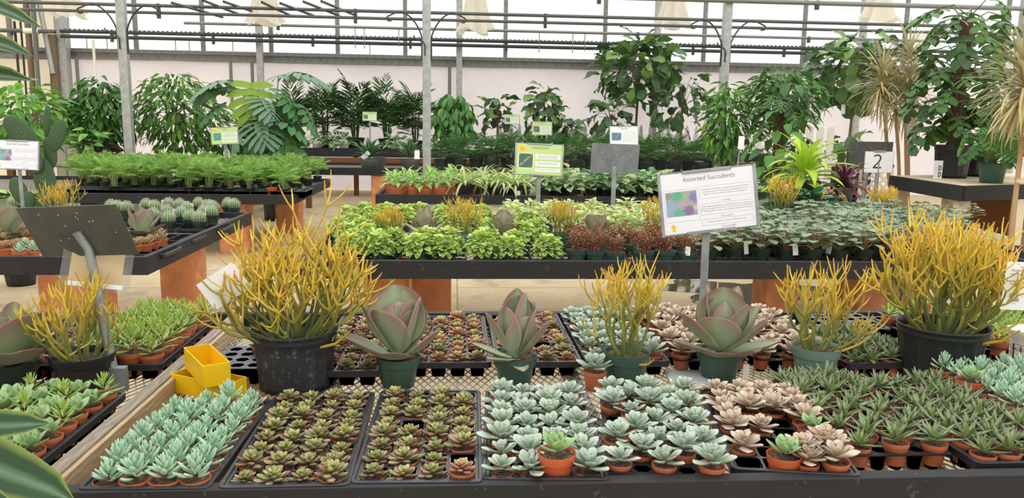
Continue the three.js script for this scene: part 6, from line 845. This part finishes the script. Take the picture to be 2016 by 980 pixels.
fig('fiddle leaf fig tree with a bare trunk behind the sign numbered 2', 1600, 1775, 62, 208, -12.9, 0, { seed: 12, n: 165, basePx: 1668, pot: [0.22, 0.35] });
fig('young cone shaped fiddle leaf fig behind the green signs', 1040, 1105, 158, 268, -15.6, SY, { seed: 13, n: 70, leaves: figL2, shape: (h) => clamp(1 - h * 0.55, 0.35, 1.2), pot: [0.14, 0.06] });
fig('low spreading fiddle leaf fig beside the cone shaped one', 1088, 1142, 226, 272, -15.4, SY, { seed: 14, n: 28, leaves: figL2, pot: [0.14, 0.06] });
fig('small fiddle leaf fig nearest the umbrella plant', 952, 1008, 182, 258, -15.6, SY, { seed: 15, n: 40, leaves: figL2, pot: [0.14, 0.06] });
fig('young fiddle leaf fig above the white cactus sign', 1166, 1238, 188, 262, -15.6, SY, { seed: 16, n: 48, leaves: figL2, pot: [0.14, 0.06] });
fig('very dark fiddle leaf fig beside the tallest tree', 1295, 1392, 140, 262, -15.4, SY, { seed: 17, n: 60, leaves: figL2, parts: figDark, skew: 0.35, pot: [0.14, 0.06] });
fig('short fiddle leaf fig at the foot of the tree behind the sign numbered 2', 1642, 1712, 258, 322, -12.4, 0, { seed: 18, n: 28, leaves: figL2, pot: [0.16, 0.25] });
for (const [px, py] of [[1275, 214], [1340, 238], [1660, 215]]) { const p = at(px, py, px > 1500 ? -12.7 : -15.6); single('hanging_tag', px > 1500 ? 'white tag on the fig tree behind the numbered sign' : px > 1300 ? 'white tag on the very dark fig' : 'white tag on the trunk of the tallest fig', 'tag', card(0.07, 0.16, 0.003), M.tag, p); }
// ferns in pots along the back bench
[[868, -13.9], [905, -13.8], [938, -14.1], [968, -13.75], [1000, -14.1], [1012, -13.7], [1066, -14.2], [1100, -14.4], [1135, -13.75], [1165, -14.2], [1195, -14.4], [1262, -14.2], [1276, -13.7], [1300, -14.2], [1328, -13.7], [1355, -14.2], [1382, -13.65], [1400, -14.2], [1425, -13.9], [1235, -14.0], [1040, -14.4], [890, -14.4]].forEach(([px, z], i) => copy(fernpot[i % 3], 'fern_pot', 'feathery dark green fern in a green pot on the long back bench', 'potted plant', [colX(px, 0.9, z), MESHY + 0.003, z], i, 'ferns on the back bench', 1.22 * (0.95 + (i % 5) * 0.03)));
signAt('small green sign above the ferns by the small fig', 1008, 235, 30, 19, -14.8, MESHY, green('Fern', false, 128), { pw: 0.03 });
signAt('green sign in front of the cone shaped fig', 1067, 253, 40, 27, -14.5, MESHY, green('Ficus', false, 128), { pw: 0.03 });
signAt('narrow blank label on a stake before the moss pole plant', 1442, 280, 12, 26, -9.0, 0, null, { pw: 0.02, plate: M.tag, lean: -0.08 });
// ---------------------------------------------------------------- moss pole plants
function totem(label, base, o) { // climbing split leaf plant
  const t = thing('moss_pole_plant', label, 'potted plant', base); seed(o.seed); const y0 = pot(t, o.pr, o.pr * 0.85, o.ph, M.black, 'nursery', 0.06);
  const pole = []; for (let i = 0; i <= 8; i++) pole.push(V(Math.sin(i * 1.3) * 0.01, lerp(y0, o.h, i / 8), Math.cos(i * 1.7) * 0.01)); part('moss_pole', new MB().limb(pole, o.pole ?? 0.05, 10).geo(), M.moss, t);
  const st = new MB(); for (let i = 0; i < o.n; i++) { const q = (i + 0.5) / o.n, az = i * GA, y = lerp(y0 + 0.08, o.h + 0.1, q), r = o.r * (o.shape ? o.shape(q) : 1) * R(0.55, 1), p = V(Math.sin(az) * r, y + R(0, 0.12), Math.cos(az) * r); const l = part('leaf', pick(o.geos), pick(o.mats), t); mat(p.x, p.y, p.z, az + R(-0.4, 0.4), R(-0.9, -0.1), R(0.75, 1.15) * o.s, R(-0.3, 0.3)).decompose(l.position, l.quaternion, l.scale); st.limb([V(0, y - 0.05, 0), V(p.x * 0.6, p.y + 0.04, p.z * 0.6), p], [0.009, 0.006], 4, [C('#5d7f45')]); }
  st.mesh('stalks', M.stem, t); return t;
}
const philo = [splitLeaf(0.36, 0.34, 4, { bend: 0.8, gap: 0.62 }), splitLeaf(0.38, 0.3, 3, { bend: 1.0, gap: 0.62 })];
const philoM = [M.glossy, ...['#d8e6d0', '#b4c8b0', '#e6f0c8'].map((c) => mk(c, 0.9, { vertexColors: true, transmission: 0.25, thickness: 0, clearcoat: 0.5, clearcoatRoughness: 0.3 }))];
{ const p = onY(1893, 352, TY); totem('towering split leaf plant on a moss pole on the corner table', [p.x, TY, p.z - 0.2], { seed: 71, pr: 0.19, ph: 0.37, h: 1.75, n: 58, r: 0.46, s: 0.92, geos: philo, mats: philoM, pole: 0.07 });
  const q = V(p.x + 0.55, TY, p.z - 0.55); const t = thing('leafy_shrub', 'bushy green plant in a black pot behind the moss pole pot', 'potted plant', q); seed(9); const y = pot(t, 0.19, 0.16, 0.36, M.black, 'nursery', 0.06), mb = new MB(); mound(mb, splitLeaf(0.26, 0.22, 4, { col: C('#6f9f4a') }), 46, { r: 0.42, h: 0.4, y: y + 0.05, k: 0.5, q: 1, tint: tintG }); mb.mesh('foliage', M.leaf, t);
  const g = onY(1972, 362, TY), u = thing('split_leaf_plant', 'lobed leaf plant in a dark green pot at the table edge', 'potted plant', [g.x, TY, g.z - 0.16]); const uy = pot(u, 0.135, 0.105, 0.2, M.green, 'band', 0.08), ub = new MB(); seed(19); const lob = splitLeaf(0.2, 0.2, 5, { col: C('#6d9a52'), bend: 0.8, gap: 0.9 }); for (let i = 0; i < 26; i++) { const az = i * GA, h = R(0.12, 0.4), r = R(0.1, 0.28); ub.limb([V(0, uy, 0), V(Math.sin(az) * r * 0.6, uy + h * 0.9, Math.cos(az) * r * 0.6), V(Math.sin(az) * r, uy + h, Math.cos(az) * r)], 0.006, 4, [C('#8fae5c')]); ub.add(lob, mat(Math.sin(az) * r, uy + h, Math.cos(az) * r, az, R(-0.9, 0), R(0.7, 1.1)), tintG()); } ub.mesh('foliage', M.leaf, u);
  const w = onY(1845, 352, TY), v = thing('price_stand', 'small white tented price card on the corner table', 'sign', [w.x, TY, w.z]); const cm = printed(0.6, 1, (x, ww, h) => { x.fillStyle = '#e9edee'; x.fillRect(0, 0, ww, h); x.fillStyle = '#222'; x.font = 'bold 84px sans-serif'; x.fillText('D', 60, h * 0.55); x.fillText('D', 60, h * 0.9); }, 128); part('card', card(0.1, 0.2, 0.002), cm, v).position.y = 0.101; }
{ const z = -9.9, p = at(1528, 345, z); totem('broad leaved moss pole plant beside the flat picket fence', [p.x, 0, z], { seed: 72, pr: 0.22, ph: 0.42, h: H(1530, 165, z), n: 110, r: 0.5, s: 0.66, geos: [philo[0], leaf({ L: 0.34, W: 0.2, n: 5, k: 2, prof: 'ovate', bend: 0.8, fold: 0.2, col: C('#5f9448') })], mats: [M.glossy, ...philoM.slice(1)], pole: 0.06, shape: (q) => lerp(1.1, 0.55, q) }); 
  crown('ficus_tree', 'willowy long leaved ficus between the post and the moss pole plant', 1385, 1470, 160, 320, -10.4, 0, { seed: 73, n: 380, leaves: lance, tint: tintG, tr: 0.025, pitch: -0.4, pot: [0.18, 0.3] });
  crown('ficus_tree', 'yellow green long leaved ficus crown above the moss pole plant', 1460, 1625, 135, 255, -10.6, 0, { seed: 74, n: 560, leaves: lance, tint: tintG, tr: 0.025, pitch: -0.35, pot: [0.18, 0.3], basePx: 1545 }); }
// ---------------------------------------------------------------- cane plants with grassy heads
const blades = [0, 1, 2].map((v) => leaf({ L: 0.5, W: 0.026, n: 6, k: 1, prof: 'strap', bend: 0.45 + v * 0.5, fold: 0.3, col: (s, u) => Math.abs(u) > 0.5 ? C('#c0ab8c') : C('#b6ba8a') }));
function canes(label, base, o) {
  const t = thing('cane_dracaena', label, 'tree', base); seed(o.seed); const y0 = pot(t, o.pr, o.pr * 0.8, o.ph, M.black, 'lip', 0.08), wc = C('#b3946c');
  for (const [x0, z0, x1, y1, z1, n, s] of o.canes) { const b = new MB(), pts = []; for (let i = 0; i <= 7; i++) { const q = i / 7; pts.push(V(lerp(x0, x1, q) + Math.sin(q * 4 + x0 * 30) * 0.025, lerp(y0 - 0.02, y1, q), lerp(z0, z1, q))); } b.limb(pts, [0.03, 0.026, 0.024, 0.022], 8, pts.map((_, i) => jit(wc, 0.12))); b.mesh('cane', M.bark, t);
    const mb = new MB(); for (let i = 0; i < n * 1.5; i++) { const q = i / n / 1.5, az = i * GA; mb.add(pick(blades), mat(x1, y1 - 0.15 + q * 0.34, z1, az, lerp(-0.7, 1.4, q) + R(-0.15, 0.15), R(0.75, 1.1) * s, R(-0.3, 0.3)), jit(rnd() < 0.3 ? [1.25, 1.2, 1.0] : [0.9, 0.88, 0.85], 0.18)); } mb.mesh('leaf_head', M.leaf, t); }
  return t;
}
{ const z = -9.6, b = at(1775, 430, z), yy = (py) => H(1770, py, z), xx = (px) => at(px, 150, z).x - b.x; canes('cluster of cane plants with sparse grassy heads beside the sign numbered 2', [b.x, 0, z], { seed: 81, pr: 0.2, ph: 0.32, canes: [[-0.08, 0, xx(1735), yy(170), 0, 75, 1], [0.02, 0.05, xx(1785), yy(185), 0.1, 75, 1], [0.08, 0, xx(1795), yy(130), -0.1, 70, 0.95], [0, -0.08, xx(1765), yy(200), 0.05, 45, 0.8]] });
  const z2 = -6.95, c = at(2012, 420, z2), y2 = (py) => H(2010, py, z2); const t = canes('thick cane plant with a dense straw coloured head at the table corner', [c.x, 0, z2], { seed: 82, pr: 0.2, ph: 0.35, canes: [[-0.06, 0.02, at(2015, 170, z2).x - c.x, y2(175), 0, 150, 1.05], [0.08, 0, 0.25, y2(240), 0.02, 80, 0.9], [0.02, 0.06, -0.02, y2(260), 0.1, 40, 0.5]] }); part('brace_stick', rbx(0.5, 0.04, 0.03, 0.003), M.palewood, t).position.set(0.1, y2(355), 0.08);
  const p = at(1795, 248, -9.4); single('hanging_tag', 'long printed tag hanging on the cluster of cane plants', 'tag', card(0.1, 0.26, 0.003), printed(0.4, 1, (x, w, h) => { x.fillStyle = '#e4e2d8'; x.fillRect(0, 0, w, h); x.fillStyle = '#888'; for (let i = 0; i < 9; i++) x.fillRect(12, 30 + i * 26, w - 24, 4); }, 64), p); }
// ---------------------------------------------------------------- low platform with colourful plants
{ const z = -7.45, top = H(1665, 399, z), x0 = colX(1470, top, z), x1 = colX(1692, top, z), t = thing('planter_box', 'dark grey planter box under the maroon bromeliad', 'planter', [(x0 + x1) / 2, 0, z - 0.35]); part('body', rbx(x1 - x0, top - 0.03, 0.66, 0.01), mk(0x5a5b58, 0.6), t).position.y = (top - 0.03) / 2; part('lid', rbx(x1 - x0 + 0.03, 0.029, 0.69, 0.006), mk(0x66675f, 0.6), t).position.y = top - 0.0145;
  const lime = [0, 1].map((v) => leaf({ L: 0.42, W: 0.085, n: 7, k: 2, prof: 'lance', bend: 0.9 + v * 0.6, fold: 0.25, col: (s, u) => mixc(C('#bcd93f'), C('#a9cc3a'), Math.abs(u)) }));
  const xl = colX(1580, top, z - 0.35), l = thing('lime_dracaena', 'glowing lime green broad strap leaved plant on the grey planter', 'potted plant', [xl, top, z - 0.35]); l.scale.setScalar(1.35); seed(91); const ly = pot(l, 0.12, 0.09, 0.14, M.black, 'lip', 0.08); for (let i = 0; i < 40; i++) { const q = i / 40, az = i * GA, m = part('leaf', lime[i % 2], M.leaf, l); mat(Math.sin(az) * 0.02, ly + q * 0.16, Math.cos(az) * 0.02, az, lerp(0.1, 1.4, q) + R(-0.1, 0.1), lerp(1, 0.75, q) * R(0.85, 1.1), R(-0.2, 0.2)).decompose(m.position, m.quaternion, m.scale); }
  const xb = colX(1660, top, z - 0.25), b = thing('bromeliad', 'dark maroon bromeliad in a grey green pot on the grey planter', 'potted plant', [xb, top, z - 0.25]); b.scale.setScalar(1.4); const by = pot(b, 0.075, 0.055, 0.1, M.greyPot, 'band', 0.08), bl = [leaf({ L: 0.27, W: 0.042, n: 6, k: 1, prof: 'strap', bend: 0.9, fold: 0.3, col: (s, u) => mixc(C('#5c1f2b'), C('#80434c'), Math.abs(u)) })], bm = mk(0xffffff, 0.9, { vertexColors: true, transmission: 0.12, thickness: 0, clearcoat: 0.8, clearcoatRoughness: 0.2 }); seed(92); for (let i = 0; i < 46; i++) { const q = i / 46, az = i * GA, m = part('leaf', bl[0], bm, b); mat(0, by + q * 0.05, 0, az, lerp(0.1, 1.35, q) + R(-0.12, 0.12), lerp(1, 0.7, q) * R(0.85, 1.1), R(-0.2, 0.2)).decompose(m.position, m.quaternion, m.scale); }
  const dk = leaf({ L: 0.2, W: 0.11, n: 5, prof: 'ovate', bend: 0.8, col: C('#4d7d4a') }); for (const [px, lab] of [[1480, 'dark green leafy plant between the white sign and the lime plant'], [1560, 'dark leafy plant directly below the lime plant'], [1600, 'blue green leafy plant beside the coral flowered kalanchoe']]) { const q = V(colX(px, MESHY, -6.5), MESHY + 0.004, -6.48), u = thing('leafy_pot_plant', lab, 'potted plant', q); seed(px); const y = pot(u, 0.055, 0.042, 0.08, M.black, 'lip', 0.08), mb = new MB(); mound(mb, dk, 30, { r: 0.13, h: 0.17, y: y + 0.03, k: 0.5, q: 1, tint: () => jit([0.85, 1, 1], 0.2) }); mb.mesh('foliage', M.glossy, u); }
}
// sign with the number 2 on two posts, and the blank plate behind it
{ const z = -8.2, c = at(1730, 319, z), k = mpp(c), t = thing('numbered_sign', 'white sign with the number 2 on leaning steel posts', 'sign', [c.x, 0, z]); const f = printed(1.4, 1, (x, w, h) => { x.fillStyle = '#ececf0'; x.fillRect(0, 0, w, h); x.fillStyle = '#333'; x.font = '170px sans-serif'; x.textAlign = 'center'; x.fillText('2', w * 0.45, h * 0.8); });
  part('plate', rbx(60 * k, 42 * k, 0.004, 0.001), M.plate, t).position.set(0, c.y, 0); part('print', card(58 * k, 41 * k), f, t).position.set(0, c.y, 0.004); part('clip', rbx(24 * k, 4 * k, 0.01, 0.002), M.galv, t).position.set(0, c.y + 21 * k, 0.006); part('post', barGeo(V(0.01, 0, -0.02), V(0, c.y, -0.01), 0.02, 6), M.galv, t); 
  const d = at(1714, 306, z - 0.5), u = thing('blank_sign', 'blank dark grey sign plate behind the sign numbered 2', 'sign', [d.x, 0, z - 0.5]), kk = mpp(d); part('plate', rbx(88 * kk, 54 * kk, 0.004, 0.001), M.plateDark, u).position.set(0, d.y, 0); const q = at(1692, 430, z - 0.5); part('post', barGeo(V(q.x - d.x, 0, 0), V(-0.02, d.y, -0.01), 0.025, 6), M.galv, u); }
// dark slatted crate and a lattice panel on the floor behind
{ const z = -12.6, a = at(1668, 345, z), k = mpp(a), t = thing('slatted_crate', 'dark slatted crate behind the blank sign plate', 'crate', [a.x, 0, z]); for (let i = 0; i < 9; i++) part('slat', rbx(66 * k, 0.06, 0.02, 0.003), M.blackwood, t).position.set(0, 0.06 + i * 0.085, 0.2); for (const s of [-1, 1]) part('corner_post', rbx(0.05, 0.84, 0.4, 0.004), M.blackwood, t).position.set(s * 33 * k, 0.42, 0);
  const b = at(1724, 352, z + 0.2), l = thing('lattice_panel', 'pale wooden lattice panel below the sign numbered 2', 'panel', [b.x, 0, z + 0.2]); const w = 62 * mpp(b), h = 0.75; for (const s of [-1, 1]) for (let i = -3; i <= 6; i++) { const x0 = -w / 2 + i * 0.14; let p0 = V(x0, 0.1, 0), p1 = V(x0 + h, h + 0.1, 0); const cl = (x) => clamp(x, -w / 2, w / 2); const t0 = (cl(p0.x) - x0), t1 = (cl(p1.x) - x0); if (t1 - t0 < 0.03) continue; const A = V(s * (x0 + t0), 0.1 + t0, s * 0.006), B = V(s * (x0 + t1), 0.1 + t1, s * 0.006); const m = part('slat', rbx(A.distanceTo(B), 0.04, 0.01, 0.002), M.lattice, l); m.position.copy(A.clone().lerp(B, 0.5)); m.rotation.z = Math.atan2(B.y - A.y, B.x - A.x); } for (const y of [0.08, h + 0.12]) part('frame', rbx(w + 0.06, 0.06, 0.03, 0.003), M.lattice, l).position.set(0, y, 0); for (const s of [-1, 1]) part('frame', rbx(0.05, h + 0.14, 0.03, 0.003), M.lattice, l).position.set(s * (w / 2 + 0.01), (h + 0.14) / 2, 0); }
// ---------------------------------------------------------------- striped cane plant close to the viewer, its leaves reaching in
{ const t = thing('striped_dracaena', 'close striped corn plant whose long dark leaves reach in', 'potted plant', [-1.12, 0, -1.2]); const y = pot(t, 0.16, 0.13, 0.28, M.black, 'nursery', 0.08); part('cane', new MB().limb([V(0, y - 0.02, 0), V(0.02, 0.9, 0), V(0, 1.85, 0)], [0.028, 0.022], 10, [C('#8f7a58')]).geo(), M.bark, t);
  const strip = (b, mid, tip, W) => { const n = 12, kk = 3, P = [], K = [], I = [], U = []; for (let i = 0; i <= n; i++) { const s = i / n, p = b.clone().multiplyScalar((1 - s) ** 2).addScaledVector(mid, 2 * s * (1 - s)).addScaledVector(tip, s * s), d = mid.clone().sub(b).multiplyScalar(1 - s).addScaledVector(tip.clone().sub(mid), s).normalize(), side = d.clone().cross(V(0.0, 0.75, 0.66)).normalize(), nn = side.clone().cross(d), w = W / 2 * PROF.strap(s); for (let j = -kk; j <= kk; j++) { const u = j / kk, q = p.clone().addScaledVector(side, u * w).addScaledVector(nn, Math.abs(u) * w * 0.3); P.push(q.x, q.y, q.z); U.push(u, s); const c = Math.abs(u) > 0.9 ? C('#8a9a4a') : j === 0 ? C('#6a8766') : C('#2f4d2c'); K.push(...c); } } const st = 2 * kk + 1; for (let i = 0; i < n; i++) for (let j = 0; j < 2 * kk; j++) { const a = i * st + j; I.push(a, a + st, a + 1, a + 1, a + st, a + st + 1); } const g = new THREE.BufferGeometry(); g.setAttribute('position', new THREE.Float32BufferAttribute(P, 3)); g.setAttribute('uv', new THREE.Float32BufferAttribute(U, 2)); g.setAttribute('color', new THREE.Float32BufferAttribute(K, 3)); g.setIndex(I); g.computeVertexNormals(); return g; };
  const o = t.position, W = (px, py, z) => onZ(px, py, z).sub(o);
  for (const [tx, ty, tz, bh, lift, w] of [[84, 56, -1.3, 1.62, 0.1, 0.06], [68, 112, -1.28, 1.6, 0.06, 0.065], [66, 158, -1.3, 1.5, 0.03, 0.075], [2, 292, -1.22, 1.5, 0.16, 0.07], [98, 832, -1.3, 1.0, -0.03, 0.085], [148, 985, -1.22, 1.0, 0.05, 0.12], [30, 990, -1.15, 0.9, 0.02, 0.07], [60, 900, -1.3, 0.93, 0.02, 0.06]]) { const tip = W(tx, ty, tz), b = V(0.01, bh, 0), mid = b.clone().lerp(tip, 0.55).add(V(0, lift, 0)); part('leaf', strip(b, mid, tip, w), M.glossy, t); }
  for (let i = 0; i < 10; i++) { const az = Math.PI + 0.6 + i * 0.3, b = V(0, 1.0 + i * 0.08, 0), tip = V(Math.sin(az) * 0.45 - 0.25, 1.0 + i * 0.08 + R(-0.2, 0.2), Math.cos(az) * 0.35 + 0.15); part('leaf', strip(b, b.clone().lerp(tip, 0.5).add(V(0, 0.15, 0)), tip, 0.07), M.glossy, t); } }

renderer.render(scene, camera);
